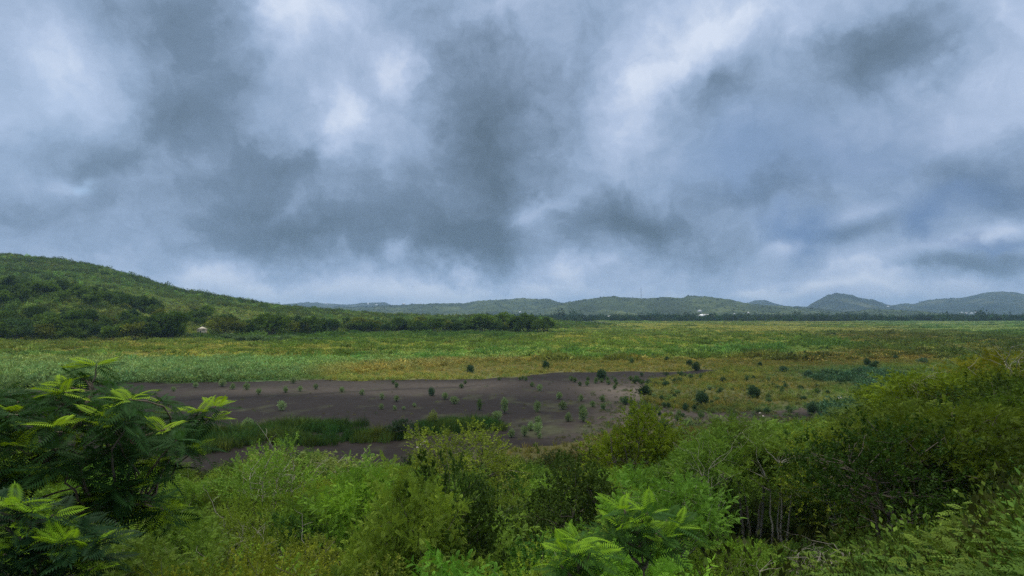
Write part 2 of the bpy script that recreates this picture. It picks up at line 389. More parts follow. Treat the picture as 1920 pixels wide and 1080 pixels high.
# ------------------------------------------------------------------ dark mud flat, 1 cm above the plain
MUD_PX = np.array([(60, 728), (200, 722), (330, 717), (487, 714), (590, 712), (674, 716), (700, 714), (887, 711), (971, 708), (996, 704), (1054, 700), (1133, 697),
    (1237, 697), (1321, 694), (1356, 696), (1310, 704), (1237, 711), (1205, 722), (1192, 742), (1200, 756), (1258, 766), (1342, 770), (1400, 772), (1454, 765),
    (1512, 759), (1540, 772), (1537, 784), (1496, 797), (1420, 806), (1350, 814), (1290, 800), (1235, 797), (1196, 798), (1112, 815), (1050, 829), (967, 834),
    (900, 860), (800, 900), (600, 925), (380, 935), (100, 930), (20, 800)], float)
MUD = np.array([gp(*p) for p in MUD_PX])
def sdist(px, py, poly):
    """signed distance to a polygon, negative inside, and the nearest point on its edge"""
    P = np.c_[px, py]; n = len(poly); best = np.full(len(P), 1e18); near_ = np.zeros((len(P), 2)); ins = np.zeros(len(P), bool)
    for i in range(n):
        a = poly[i]; b = poly[(i + 1) % n]; e = b - a; wv = P - a
        t = np.clip((wv @ e) / (e @ e), 0, 1); q = a + t[:, None] * e; d = ((P - q) ** 2).sum(1)
        k = d < best; best[k] = d[k]; near_[k] = q[k]
        c1 = (a[1] <= P[:, 1]) & (b[1] > P[:, 1]); c2 = (b[1] <= P[:, 1]) & (a[1] > P[:, 1])
        cr = e[0] * wv[:, 1] - e[1] * wv[:, 0]
        ins ^= (c1 & (cr > 0)) | (c2 & (cr < 0))
    return np.where(ins, -1, 1) * np.sqrt(best), near_
def wob(x, y):
    return x + (fbm(x * 0.12, y * 0.12, 3, 41) - 0.5) * 7, y + (fbm(x * 0.12, y * 0.08, 3, 51) - 0.5) * 9
def mud_sd(x, y):
    a, b = wob(x, y); return sdist(a, b, MUD)[0]
mx_, my_ = np.arange(-75, 75, 0.55), np.arange(40, 155, 0.55)
X, Y, Fq = grid(mx_, my_); X = X.ravel().copy(); Y = Y.ravel().copy(); sd = mud_sd(X, Y)
Fq = Fq[(sd[Fq] < 0).any(1)]
used = np.unique(Fq); rem = np.full(len(X), -1); rem[used] = np.arange(len(used)); X, Y, sd = X[used], Y[used], sd[used]; Fq = rem[Fq]
for _ in range(2):
    out = sd > 0; e = 0.1
    gx = (mud_sd(X[out] + e, Y[out]) - sd[out]) / e; gy = (mud_sd(X[out], Y[out] + e) - sd[out]) / e
    nn = np.maximum(gx * gx + gy * gy, 0.2); X[out] -= np.clip(sd[out] * gx / nn, -.6, .6); Y[out] -= np.clip(sd[out] * gy / nn, -.6, .6)
    sd[out] = mud_sd(X[out], Y[out])
MPX, MPY = topix(X, Y, 0)
wn = fbm(X * 0.10, Y * 0.05, 4, 61) - 0.5
def ell(cx, cy, sx, sy): return np.exp(-((MPX - cx + wn * 90) / sx) ** 2 - ((MPY - cy + wn * 14) / sy) ** 2)
dry = np.clip(.95 * ell(1172, 732, 85, 20) + 0.9 * ell(1235, 788, 90, 20) + .45 * ell(1110, 812, 80, 18) + .5 * ell(560, 735, 330, 7) + .4 * ell(740, 722, 200, 8)
              + .3 * ell(1170, 775, 60, 20) + .8 * ell(1500, 765, 60, 12) + .5 * ell(1400, 790, 80, 12) + 0.25 * ell(900, 722, 120, 10), 0, 1)
line = np.exp(-((MPY - np.interp(MPX, [300, 560, 740, 860, 1000], [752, 742, 730, 726, 712]) + wn * 5) / 1.6) ** 2) * np.clip((960 - MPX) / 100, 0, 1)
mossy = np.clip(ell(1150, 755, 90, 12) * .6 + ell(1080, 806, 90, 10) * .8 + ell(1000, 815, 60, 12) * .6 + (fbm(X * .5, Y * .25, 3, 63) - .62) * 2.0, 0, .7)
dk = np.array([[0.0212, 0.0176, 0.0160]]); dr = np.array([[0.112, 0.094, 0.076]]); ms = np.array([[0.062, 0.068, 0.034]])
mc = dk * (1 - dry[:, None]) + dr * dry[:, None]; mc = mc * (1 - mossy[:, None]) + ms * mossy[:, None]; mc *= (1 - 0.38 * line[:, None])
mc *= (0.82 + 0.5 * fbm(X * .06, Y * .12, 4, 64))[:, None]
M_mud = noise_mat('mud', [(0.0, (1, 1, 1)), (1, (1, 1, 1))], 1.1, detail=8, rough=0.75, bump=0.05, bscale=2.2, spec=0.04, attr='zone')
mud = obj('mud_flat', mesh('mud_flat', np.c_[X, Y, np.full(len(X), 0.012)], Fq, [M_mud], {'zone': mc}, True))
tag(mud, 'bare dark brown mud flat of the dried pond in the middle of the plain', kind='structure')

# ------------------------------------------------------------------ hills
M_hill = noise_mat('hill_scrub', [(0.25, (0.020, 0.034, 0.013)), (0.5, (0.040, 0.060, 0.022)), (0.62, (0.058, 0.080, 0.028)), (0.8, (0.085, 0.096, 0.040))], 0.03, detail=10, bump=1.2, bscale=0.15)
def hillmesh(name, xs, ys, fz, mat, label, drop=True):
    X, Y, Fq = grid(xs, ys); Z = fz(X, Y); keep = (Z.ravel()[Fq] > -1.0).any(1)
    o = obj(name, mesh(name, np.c_[X.ravel(), Y.ravel(), Z.ravel()], Fq[keep], [mat], None, True))
    return tag(o, label, kind='structure')
hillmesh('hill', np.linspace(-1500, 280, 240), np.linspace(295, 1400, 170), hill_z, M_hill, 'long green scrub covered hill falling from the left towards the plain')

RIDGES = []
def ridge(name, prof, dist, front, back, label, mat, rough=1.0, seed=0, top_off=0.0):
    """a range of hills: its crest seen against the sky where the photograph shows it, at its own distance"""
    prof = np.array(prof, float)
    cx = (prof[:, 0] - 960) / FPX * dist; cz = EYE + (HOR - prof[:, 1]) / FPX * dist - top_off
    xs = np.linspace(cx[0], cx[-1], int(min(420, 60 + (cx[-1] - cx[0]) / dist * 420)))
    def fz(X, Y):
        yc = dist + (fbm(X / (dist * .12), X * 0 + seed, 3, seed) - .5) * front * .25
        s = (Y - yc); px = 960 + FPX * X / np.maximum(Y, 1); xe = X * dist / np.maximum(Y, 1)
        top = np.interp(xe, cx, cz) + (fbm(xe / (dist * .006), xe * 0 + 3.3, 3, seed + 5) - .5) * dist * .0022
        f = np.where(s < 0, np.clip(1 + s / front, 0, 1), np.clip(1 - s / back, 0, 1))
        f = np.where(s < 0, f ** 1.15, f)
        gul = (fbm(X / (dist * .030), Y / (dist * .10), 5, seed + 9) - .5) * top * 1.15 * np.clip((1 - f) * 3.0, 0, 1) * np.clip(f * 3, 0, 1)
        gul = np.minimum(gul, .10 * top)
        return np.where(f <= 0, -2.0, top * f + gul * rough)
    RIDGES.append((dist - front * 1.2, dist + back, fz))
    return hillmesh(name, xs, np.concatenate([np.linspace(dist - front * 1.2, dist, 70), np.linspace(dist, dist + back * 1.15, 14)[1:]]), fz, mat, label)

def rangemat(name, a, b, c, sc):
    return noise_mat(name, [(0.28, a), (0.5, b), (0.66, c), (0.78, tuple(v * 1.5 for v in c))], sc, detail=12, bump=4.0, bscale=sc * 3)
M_r1 = rangemat('near_range', (0.010, 0.024, 0.008), (0.034, 0.058, 0.018), (0.085, 0.115, 0.036), 0.007)
M_r2 = rangemat('far_range', (0.010, 0.020, 0.009), (0.026, 0.040, 0.016), (0.080, 0.092, 0.040), 0.0045)
ridge('hill', [(380, 582), (470, 576), (530, 571), (575, 566), (620, 569), (650, 571.5), (690, 567), (722, 566.5), (735, 573), (780, 584), (840, 598)], 6200, 1500, 900,
      'low faint blue hills just right of the end of the big green slope', M_r2, seed=3)
ridge('hill', [(480, 590), (560, 583), (620, 577), (700, 574), (760, 571), (830, 569), (870, 568), (892, 564), (950, 560.5), (982, 558), (1002, 560), (1030, 561), (1050, 567), (1090, 578), (1150, 592), (1200, 604)], 3500, 1000, 600,
      'grey green hill range with a flat crest near the middle of the skyline', M_r1, seed=13)
ridge('hill', [(960, 596), (1020, 578), (1055, 568), (1080, 563), (1115, 558), (1150, 556), (1175, 558), (1205, 559), (1240, 557), (1278, 558.5), (1290, 554.5), (1325, 556), (1362, 560), (1390, 567), (1430, 572), (1480, 574), (1530, 579), (1600, 586), (1700, 596), (1780, 604)], 2900, 1100, 600,
      'broad green hill range under the thin radio mast', M_r1, seed=23)
ridge('hill', [(1300, 596), (1370, 577), (1395, 569), (1418, 563), (1434, 562.5), (1450, 568), (1475, 574), (1510, 574.5), (1550, 582), (1620, 600)], 6000, 1200, 700,
      'small rounded blue hill between the green range and the steep cone', M_r2, seed=33)
ridge('hill', [(1440, 600), (1480, 589), (1510, 577), (1530, 564), (1552, 553), (1570, 549), (1592, 552), (1612, 558), (1640, 562), (1665, 571), (1700, 577), (1760, 590), (1830, 602)], 4600, 800, 600,
      'steep dark blue cone shaped hill on the right of the skyline', M_r2, rough=.5, seed=43)
ridge('hill', [(1560, 604), (1640, 578), (1680, 571), (1700, 567.5), (1712, 570), (1740, 562), (1775, 559), (1808, 558), (1850, 549), (1880, 546), (1905, 549), (1925, 553), (1960, 551), (2050, 548), (2200, 556), (2500, 575), (2700, 600)], 5200, 1500, 900,
      'long blue hill with paler fields filling the right edge of the skyline', M_r2, rough=1.2, seed=53)
ridge('hill', [(1380, 604), (1460, 595), (1540, 589), (1595, 583), (1630, 578), (1670, 579), (1730, 582), (1790, 588), (1850, 594), (1930, 599), (2050, 604)], 2350, 520, 400,
      'low green knoll standing in front of the steep cone hill', M_r1, seed=63, top_off=3)

# ------------------------------------------------------------------ haze: one closed box of even air
hb = MB(); hb.box(-7600, 7600, -420, 9700, -3.5, 235.0)
hm = bpy.data.materials.new('haze_air'); hm.use_nodes = True; hm.node_tree.nodes.clear(); g = NT(hm.node_tree)
pv = g.n('ShaderNodeVolumePrincipled'); pv.inputs['Color'].default_value = (0.44, 0.68, 1.0, 1); pv.inputs['Density'].default_value = 0.000105; pv.inputs['Anisotropy'].default_value = 0.5
go = g.n('ShaderNodeOutputMaterial'); g.l(pv.outputs[0], go.inputs['Volume'])
haze = obj('haze', hb.build('haze', [hm])); tag(haze, 'pale blue humid air that fades the far hills', kind='stuff')

# ------------------------------------------------------------------ plant pieces
def T_leaf(L=.05, Wd=.02):
    return np.array([(0, 0, 0), (L * .45, Wd / 2, .12 * Wd), (L, 0, -.1 * L), (L * .45, -Wd / 2, .12 * Wd)]), np.array([(0, 1, 2, 3)])
def T_frond(L, n, pl, pw, droop=.18, two=False):
    """a feathered leaf: a rib with pairs of narrow leaflets, broad in the middle"""
    b = MB(); xs_ = np.linspace(0, 1, 5)
    rib = np.c_[xs_ * L, 0 * xs_, -droop * L * xs_ ** 2]
    wr = .012 * L * (1.15 - xs_)
    b.add(np.concatenate([rib + np.c_[0 * wr, wr, 0 * wr], rib - np.c_[0 * wr, wr, 0 * wr]]), [(i, i + 1, i + 6, i + 5) for i in range(4)])
    for i in range(n):
        t = (i + .8) / n; base = np.array([t * L, 0, -droop * L * t * t]); q = pl * math.sin(math.pi * (.20 + .68 * t)) ** .8
        for s in (1, -1):
            a = R(78 - 34 * t); dx, dy = math.cos(a), s * math.sin(a); nx, ny = -dy, dx
            mid = base + np.array([dx, dy, .10]) * q * .5; tip = base + np.array([dx, dy, -.16]) * q
            wv = np.array([nx, ny, 0]) * pw / 2
            if two: b.add([base, mid - wv, tip, mid + wv, ], [(0, 1, 2, 3)])
            else: b.add([base, mid - wv, tip, mid + wv], [(0, 1, 2, 3)])
    e = np.array([L, 0, -droop * L]); b.add([e - (.02 * L, 0, 0), e + (.3 * pl, pw / 2, -.05 * pl), e + (.8 * pl, 0, -.2 * pl), e + (.3 * pl, -pw / 2, -.05 * pl)], [(0, 1, 2, 3)])
    return np.concatenate(b.V), np.concatenate(b.F)
def join_tpl(parts):
    n = 0; V = []; Fq = []
    for v, f in parts: V.append(v); Fq.append(f + n); n += len(v)
    return np.concatenate(V), np.concatenate(Fq)
def T_twig(rg, L, n, leaf, spread=1.0, up=.35):
    """a leafy twig: n small leaves set around its length"""
    k = n; x = rg.uniform(.05, 1, k) * L; d = np.c_[rg.uniform(.1, .9, k), rg.normal(0, spread, k), rg.normal(up * .4, spread * .6, k)]
    b = MB(); b.inst(leaf, np.c_[x, 0 * x, rg.normal(0, .01, k)], frames(d, rg, .5), rg.uniform(.7, 1.25, k), .5)
    return np.concatenate(b.V), np.concatenate(b.F)
def T_feather_twig(rg, L, n, frond):
    x = np.linspace(.05, 1, n) * L; a = np.arange(n) * 2.4 + rg.uniform(0, 6); d = np.c_[rg.uniform(.2, .8, n), np.cos(a), .75 * np.sin(a) + .1]; d[-1] = (1, 0, .1)
    b = MB(); b.inst(frond, np.c_[x, 0 * x, 0 * x], frames(d, rg, .25), rg.uniform(.75, 1.1, n), .5)
    return np.concatenate(b.V), np.concatenate(b.F)

def bend(a, b, rg, n=6, sag=.12):
    """a crooked line from a to b"""
    a, b = np.asarray(a, float), np.asarray(b, float); t = np.linspace(0, 1, n)[:, None]; L = np.linalg.norm(b - a)
    off = rg.normal(0, sag * L * .5, 3) * [1, 1, .4]; w2 = rg.normal(0, sag * L * .18, (n, 3)); w2[0] = 0; w2[-1] = 0
    return a + (b - a) * t + off * np.sin(np.pi * t) + w2

def make_bush(name, seed, h=3.2, r=1.6, ncl=46, clr=.42, nsp=9, tpls=(), lmat=None, wmat=None, nst=5, stem=.035, zc=.55, zr=.48, zmin=.12,
              outward=.6, upb=.35, flat=.65, twig=.0, lean=(0, 0), shell=.5, bare=0, sz=(.8, 1.25), lumpy=.28, spread=.15, sag=.10):
    """a shrub or tree: stems from the ground, branches to leafy clumps in an uneven crown with gaps"""
    rg = np.random.default_rng(seed); fol = MB(); wood = MB()
    d = rg.normal(0, 1, (ncl, 3)); d[:, 2] = np.abs(d[:, 2]) * 1.05 - .35; d /= np.linalg.norm(d, axis=1)[:, None]
    ang = np.arctan2(d[:, 1], d[:, 0]); lump = 1 + lumpy * np.sin(ang * 2 + seed) * np.cos(d[:, 2] * 4 + seed * 1.7) + rg.normal(0, lumpy * .45, ncl)
    rad = rg.uniform(shell, 1, ncl) ** .7 * lump
    C = np.c_[d[:, 0] * r * rad + lean[0], d[:, 1] * r * rad + lean[1], zc * h + d[:, 2] * zr * h * np.minimum(rad, 1.08)]
    C[:, 2] = np.maximum(C[:, 2], zmin * h)
    C[:, 0] += lean[0] * .4 * (C[:, 2] / h - .5); C[:, 1] += lean[1] * .4 * (C[:, 2] / h - .5)
    sp = []
    for i in range(nst):
        a0 = 2 * np.pi * (i + rg.uniform(0, .6)) / nst; b0 = np.array([math.cos(a0), math.sin(a0), 0]) * spread * rg.uniform(.2, 1)
        tip = np.array([math.cos(a0) * r * .42 + lean[0], math.sin(a0) * r * .42 + lean[1], h * rg.uniform(.55, .82)])
        if nst == 1: tip = np.array([lean[0], lean[1], h * .72])
        p = bend(b0 - (0, 0, .25), tip, rg, 9, sag); sp.append(p)
        wood.tube(p, stem * np.linspace(1.15, .32, 9), 5)
    allp = np.concatenate(sp); sid = np.repeat(np.arange(nst), 9)
    for c in C:
        q = np.linalg.norm((allp - c) * [1, 1, .8], axis=1) + (allp[:, 2] > c[2] - .05 * h) * h + (allp[:, 2] < .12 * h) * h * .3
        p0 = allp[np.argmin(q)]
        wood.tube(bend(p0, c, rg, 5, .16), stem * np.linspace(.42, .14, 5), 4)
    k = rg.poisson(nsp, ncl) + 2; idx = np.repeat(np.arange(ncl), k); n = len(idx)
    off = rg.normal(0, 1, (n, 3)) * clr * [1, 1, flat]; P = C[idx] + off
    core = np.array([lean[0], lean[1], .35 * h])
    o1 = P - core; o1 /= np.linalg.norm(o1, axis=1)[:, None] + 1e-6; o2 = off / (np.linalg.norm(off, axis=1)[:, None] + 1e-6)
    dd = outward * o1 + .7 * o2 + rg.normal(0, .35, (n, 3)) + np.array([0, 0, upb])
    Rm = frames(dd, rg, .35); sc = rg.uniform(sz[0], sz[1], n); lt = np.clip(rg.normal(.5, .2, ncl)[idx] + rg.normal(0, .18, n), 0, 1)
    which = rg.integers(0, len(tpls), n)
    for t in range(len(tpls)):
        kk = which == t; fol.inst(tpls[t], P[kk] - Rm[kk][:, :, 0] * .06, Rm[kk], sc[kk], lt[kk])
    if twig:
        kk = rg.random(n) < twig
        for p_, d_ in zip(P[kk], dd[kk]): wood.tube(np.array([C[idx[kk][0]] * 0 + p_ - d_ / np.linalg.norm(d_) * .35, p_ + d_ / np.linalg.norm(d_) * .25 + rg.normal(0, .05, 3)]), [.008, .004], 3)
    for i in range(bare):
        c = C[rg.integers(ncl)]; d0 = c - core; d0 /= np.linalg.norm(d0); e = c + d0 * rg.uniform(.3, .9) + rg.normal(0, .25, 3)
        p = bend(c - d0 * .5, e, rg, 6, .3); wood.tube(p, np.linspace(.016, .005, 6), 4)
        for q in range(3):
            j = rg.integers(2, 6); wood.tube(bend(p[j], p[j] + d0 * .3 + rg.normal(0, .22, 3), rg, 4, .3), np.linspace(.008, .003, 4), 3)
    return fol.build(name + '_foliage', [lmat]), wood.build(name + '_stems', [wmat], True), h, r

def put(kind, tplm, x, y, z, s, rot, tint, label, cat, group=None, sxy=None, leafname='foliage', woodname='stems'):
    root = empty(kind, (x, y, z)); tag(root, label, cat, group)
    for nm, me in ((leafname, tplm[0]), (woodname, tplm[1])):
        o = obj(nm, me, root)
        o.scale = (sxy or s, sxy or s, s); o.rotation_euler = (0, 0, rot); o.color = (tint[0], tint[1], tint[2], 1)
    return root

# ------------------------------------------------------------------ ground cover as instances (stuff)
def scatter(name, P, rz, sc, vi, tint, tpl_meshes, label, tilt=None, sz=None):
    n = len(P)
    me = bpy.data.meshes.new(name); me.vertices.add(n); me.vertices.foreach_set('co', np.asarray(P, np.float32).ravel())
    def at_(k, t, v, f): me.attributes.new(k, t, 'POINT').data.foreach_set(f, np.ascontiguousarray(v).ravel())
    sc = np.asarray(sc, np.float32); sz_ = sc if sz is None else np.asarray(sz, np.float32)
    at_('scl', 'FLOAT_VECTOR', np.c_[sc, sc, sz_].astype(np.float32), 'vector')
    rot = np.zeros((n, 3), np.float32); rot[:, 2] = rz
    if tilt is not None: rot[:, :2] = tilt
    at_('rot', 'FLOAT_VECTOR', rot, 'vector'); at_('vi', 'INT', np.asarray(vi, np.int32), 'value')
    at_('tint', 'FLOAT_COLOR', np.c_[tint, np.ones(n)].astype(np.float32), 'color')
    me.materials.append(tpl_meshes[0].materials[0])
    o = obj(name, me); tag(o, label, kind='stuff')
    t = bpy.data.node_groups.new(name + '_plants', 'GeometryNodeTree')
    t.interface.new_socket('Geometry', in_out='INPUT', socket_type='NodeSocketGeometry'); t.interface.new_socket('Geometry', in_out='OUTPUT', socket_type='NodeSocketGeometry')
    gi = t.nodes.new('NodeGroupInput'); go_ = t.nodes.new('NodeGroupOutput')
    iop = t.nodes.new('GeometryNodeInstanceOnPoints'); jn = t.nodes.new('GeometryNodeJoinGeometry')
    for tm in tpl_meshes:
        src = bpy.data.objects.new(tm.name, tm)
        oi = t.nodes.new('GeometryNodeObjectInfo'); oi.inputs['Object'].default_value = src; oi.inputs['As Instance'].default_value = False
        g2 = t.nodes.new('GeometryNodeGeometryToInstance'); t.links.new(oi.outputs['Geometry'], g2.inputs[0]); t.links.new(g2.outputs[0], jn.inputs[0])
    def na(k, typ):
        a = t.nodes.new('GeometryNodeInputNamedAttribute'); a.data_type = typ; a.inputs['Name'].default_value = k; return a.outputs['Attribute']
    t.links.new(gi.outputs[0], iop.inputs['Points']); t.links.new(jn.outputs[0], iop.inputs['Instance'])
    iop.inputs['Pick Instance'].default_value = True; t.links.new(na('vi', 'INT'), iop.inputs['Instance Index'])
    t.links.new(na('rot', 'FLOAT_VECTOR'), iop.inputs['Rotation']); t.links.new(na('scl', 'FLOAT_VECTOR'), iop.inputs['Scale'])
    t.links.new(iop.outputs[0], go_.inputs[0])
    md = o.modifiers.new('plants', 'NODES'); md.node_group = t
    return o

def tuft_grass(name, seed, n, h, r, w, lean=.45):
    rg = np.random.default_rng(seed); b = MB(); a = rg.uniform(0, 2 * np.pi, n); ra = r * np.sqrt(rg.random(n)); hh = h * rg.uniform(.5, 1.05, n)
    for i in range(n):
        d = np.array([math.cos(a[i]), math.sin(a[i])]); base = np.r_[d * ra[i], 0]; ln = rg.normal(lean, .2) * hh[i]; th = rg.uniform(0, np.pi); wv = np.array([math.cos(th), math.sin(th), 0]) * w / 2
        m_ = base + np.r_[d * ln * .35, hh[i] * .6]; tp = base + np.r_[d * ln, hh[i] * .97]
        b.add([base - wv, base + wv, m_ + wv * .8, m_ - wv * .8, tp], [(0, 1, 2, 3)], rg.uniform(.2, .9))
        b.add([m_ - wv * .8, m_ + wv * .8, tp], [(0, 1, 2)], rg.uniform(.2, .9))
    return b.build(name, [M_leaf_i])
def tuft_dome(name, seed, n, h, r, leaf, zlo=.1, up=.5, spiky=0.0):
    rg = np.random.default_rng(seed); d = rg.normal(0, 1, (n, 3)); d[:, 2] = np.abs(d[:, 2]); d /= np.linalg.norm(d, axis=1)[:, None]
    k = rg.uniform(.45, 1, n) ** .6 * (1 + .25 * np.sin(np.arctan2(d[:, 1], d[:, 0]) * 3 + seed)); P = d * k[:, None] * [r, r, h]; P[:, 2] = np.maximum(P[:, 2], zlo * h * rg.random(n))
    dd = d + rg.normal(0, .45, (n, 3)) + [0, 0, up]; b = MB()
    b.inst(leaf, P, frames(dd, rg, .8), rg.uniform(.7, 1.3, n), np.clip(rg.normal(.5, .22, n), 0, 1))
    return b.build(name, [M_leaf_i])

# templates of the plain
TG = [tuft_grass('grass_tuft', 100 + i, 34, .8, .28, .030) for i in range(4)]
TR = [tuft_grass('reed_tuft', 120 + i, 38, 1.1, .35, .026, .25) for i in range(4)]
TS = [tuft_dome('marsh_herb', 140 + i, 60, .62, .55, T_leaf(.24, .10)) for i in range(4)]
TF = [tuft_dome('marsh_patch', 160 + i, 110, .8, 1.5, T_leaf(.50, .20)) for i in range(4)]
TW = [tuft_dome('scrub_clump', 180 + i, 170, 3.6, 2.8, T_leaf(.85, .48), up=.25) for i in range(5)]

def ball(name, seed, n, leaf, wide=.5, up=.35, lobes=6):
    """a small bush of several leafy lobes on short stems"""
    rg = np.random.default_rng(seed); b = MB(); m_ = n // lobes
    for q in range(lobes):
        a0 = 6.28 * q / lobes + rg.uniform(-.4, .4); c = np.array([math.cos(a0) * wide * rg.uniform(.35, .7), math.sin(a0) * wide * rg.uniform(.35, .7), rg.uniform(.34, .66)]) if q else np.array([0, 0, .66])
        d = rg.normal(0, 1, (m_, 3)); d /= np.linalg.norm(d, axis=1)[:, None]; rr = rg.uniform(.24, .36)
        P = c + d * (rg.uniform(.3, 1, m_) ** .5)[:, None] * [rr * wide / .5, rr * wide / .5, rr * 1.15]; P[:, 2] = np.maximum(P[:, 2], .02 + .06 * rg.random(m_))
        b.inst(leaf, P, frames(d + rg.normal(0, .5, (m_, 3)) + [0, 0, up], rg, .8), rg.uniform(.7, 1.3, m_), np.clip(rg.normal(.38 + .22 * c[2], .2, m_), 0, 1))
        b.tube([(0, 0, -.1), c * [.5, .5, .45], c], [.03, .022, .008], 4, .05)
    return b.build(name, [M_leaf])
def in_poly(px, py, poly):
    P = np.array(poly, float); n = len(P); ins = np.zeros(len(px), bool)
    for i in range(n):
        a, b = P[i], P[(i + 1) % n]; c = (a[1] > py) != (b[1] > py)
        ins ^= c & (px < (b[0] - a[0]) * (py - a[1]) / (b[1] - a[1] + 1e-12) + a[0])
    return ins
Z_GREEN = [(-300, 668), (300, 668), (560, 660), (700, 660), (900, 655), (1100, 651), (1250, 657), (1150, 664), (1050, 672), (950, 680), (860, 686), (760, 693), (700, 699), (640, 704), (560, 711), (487, 714), (330, 717), (200, 722), (60, 727), (-300, 730)]
Z_REED = [(200, 838), (320, 817), (466, 812), (505, 806), (560, 801), (620, 797), (716, 806), (800, 799), (846, 794), (940, 797), (944, 803), (846, 809), (790, 815), (716, 827), (640, 826), (600, 833), (530, 829), (495, 824), (420, 842), (320, 852), (200, 858)]
Z_REED2 = [(1505, 712), (1540, 704), (1640, 700), (1700, 707), (1720, 722), (1640, 735), (1590, 722), (1530, 716)]
Z_REED3 = [(1512, 782), (1540, 768), (1600, 760), (1700, 752), (1760, 775), (1700, 812), (1600, 806)]

def band(n, y0, y1, rg, wide=.86):
    y = np.sqrt(rg.uniform(y0 ** 2, y1 ** 2, n)); x = rg.uniform(-wide, wide, n) * y
    return x, y
def veg(rg, n, y0, y1):
    x, y = band(n, y0, y1, rg); px, py = topix(x, y, 0)
    sd = mud_sd(x, y) if y0 < 170 else np.full(n, 9.0)
    hz = np.maximum(hill_z(x, y), 0) + ground_z(x, y)
    px_, py_ = px + (fbm(x * .1, y * .1, 2, 77) - .5) * 30, py + (fbm(x * .15, y * .15, 2, 78) - .5) * 6
    return x, y, px, py, sd, hz, in_poly(px_, py_, Z_GREEN), in_poly(px_, py_, Z_REED), in_poly(px_, py_, Z_REED2) | in_poly(px_, py_, Z_REED3)
def jit_tint(t, rg, v=.16, hue=.10):
    n = len(t); k = np.exp(rg.normal(0, v, n)); h = rg.normal(0, hue, n)
    return np.clip(t * k[:, None] * np.c_[1 + h, np.ones(n), 1 - h * .6], .004, .6)
KP = 2.0
# near and middle plain, 48 to 175 m
rg = np.random.default_rng(5)
x, y, px, py, sd, hz, zg, zr_, zr2 = veg(rg, 78000, 46, 175)
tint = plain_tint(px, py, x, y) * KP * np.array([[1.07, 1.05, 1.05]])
patch = fbm(x * .18, y * .18, 3, 91)
edge = sd + np.where(px > 1120, 6.0, 4.2) * (fbm(x * .35, y * .35, 3, 94) - np.where(px > 1120, .54, .44)) * np.where(zg, .3, 1.0)
ok = ((sd > .1) | (edge > .2)) & (hz < .35)
dens = np.where(zg, .50, np.where(patch > .5, .85, .5)); ok &= (rng.random(len(x)) < dens) & ~zr_
herb = (zg & (rg.random(len(x)) < .93)) | zr2 | ((patch > .54) & (rg.random(len(x)) < .45)) | (rg.random(len(x)) < .10)
s_ = np.exp(rg.normal(0, .22, len(x)))
k = ok & herb
ok &= ~(zr2 & (patch < .40)); k = ok & herb
sc = np.where(zr2, 1.7, np.where(zg, 1.65, .62)) * s_ * np.where(zg & (np.abs(sd) < 2.5), 1.2, 1.0)
tint2 = np.where(zr2[:, None], np.array([[.072, .145, .072]]) * (.75 + .6 * patch[:, None]), tint)
tint2 = np.where((herb & ~zg & ~zr2)[:, None], tint * np.array([[.72, .92, .8]]), tint2)
scatter('marsh_herbs', np.c_[x, y, hz][k], rg.uniform(0, 6.28, k.sum()), sc[k], rg.integers(0, 4, k.sum()), jit_tint(tint2[k], rg), TS, 'low leafy marsh herbs covering the green part of the plain', sz=(sc * np.where(zr2, .8, np.where(zg, .85, 1.1)))[k])
k = ok & ~herb
scatter('marsh_grass', np.c_[x, y, hz][k], rg.uniform(0, 6.28, k.sum()), (s_ * np.where(patch > .5, .85, .55))[k], rg.integers(0, 4, k.sum()), jit_tint(tint[k], rg), TG, 'short yellowish and olive grass between the mud flat and the marsh')
# dark reeds on the mud
rg = np.random.default_rng(6)
pxr = rg.uniform(190, 960, 26000); pyr = rg.uniform(788, 860, 26000); kx = in_poly(pxr + rg.normal(0, 5, 26000), pyr + rg.normal(0, 3.2, 26000), Z_REED)
xr, yr = gp(pxr[kx], pyr[kx]); n = len(xr); pn = fbm(xr * .16, yr * .22, 3, 3)
kk = pn > .45; xr, yr, pn = xr[kk], yr[kk], pn[kk]; n = len(xr)
tr_ = np.array([[.038, .090, .020]]) * (1 - np.clip((pn - .5) * 3, 0, 1))[:, None] + np.array([[.105, .150, .032]]) * np.clip((pn - .5) * 3, 0, 1)[:, None]
scatter('reeds', np.c_[xr, yr, 0 * xr], rg.uniform(0, 6.28, n), (.12 + 1.05 * pn * (.55 + .9 * fbm(xr * .9, yr * .9, 2, 106))) * np.exp(rg.normal(0, .28, n)), rg.integers(0, 4, n), jit_tint(tr_ * np.where(rg.random((n, 1)) < .12, 1.9, 1.0), rg, .25, .15), TR, 'strip of dark green reeds growing across the near side of the mud flat')
# seedlings and litter scattered on the mud
rg = np.random.default_rng(8)
pxr = rg.uniform(380, 1500, 4200); pyr = rg.uniform(700, 826, 4200); xr, yr = gp(pxr, pyr); sdr = mud_sd(xr, yr)
dn = .05 + .55 * np.exp(-((sdr + 1) / 2.5) ** 2) + .5 * np.clip((pxr - 1050) / 200, 0, 1)
kk = (sdr < 0) & (rg.random(4200) < dn); xr, yr = xr[kk], yr[kk]; n = len(xr)
scatter('seedlings', np.c_[xr, yr, 0 * xr + .01], rg.uniform(0, 6.28, n), rg.uniform(.16, .42, n), rg.integers(0, 4, n), jit_tint(np.tile([[.095, .115, .035]], (n, 1)), rg, .3, .2), TS, 'tiny pale seedlings and yellow tufts dotted over the bare mud', sz=rg.uniform(.1, .4, n))
rg = np.random.default_rng(18); n = 2600
pxr = rg.uniform(1090, 1540, n); pyr = rg.uniform(700, 826, n); xr, yr = gp(pxr, pyr); pnn = fbm(xr * .25, yr * .25, 3, 105)
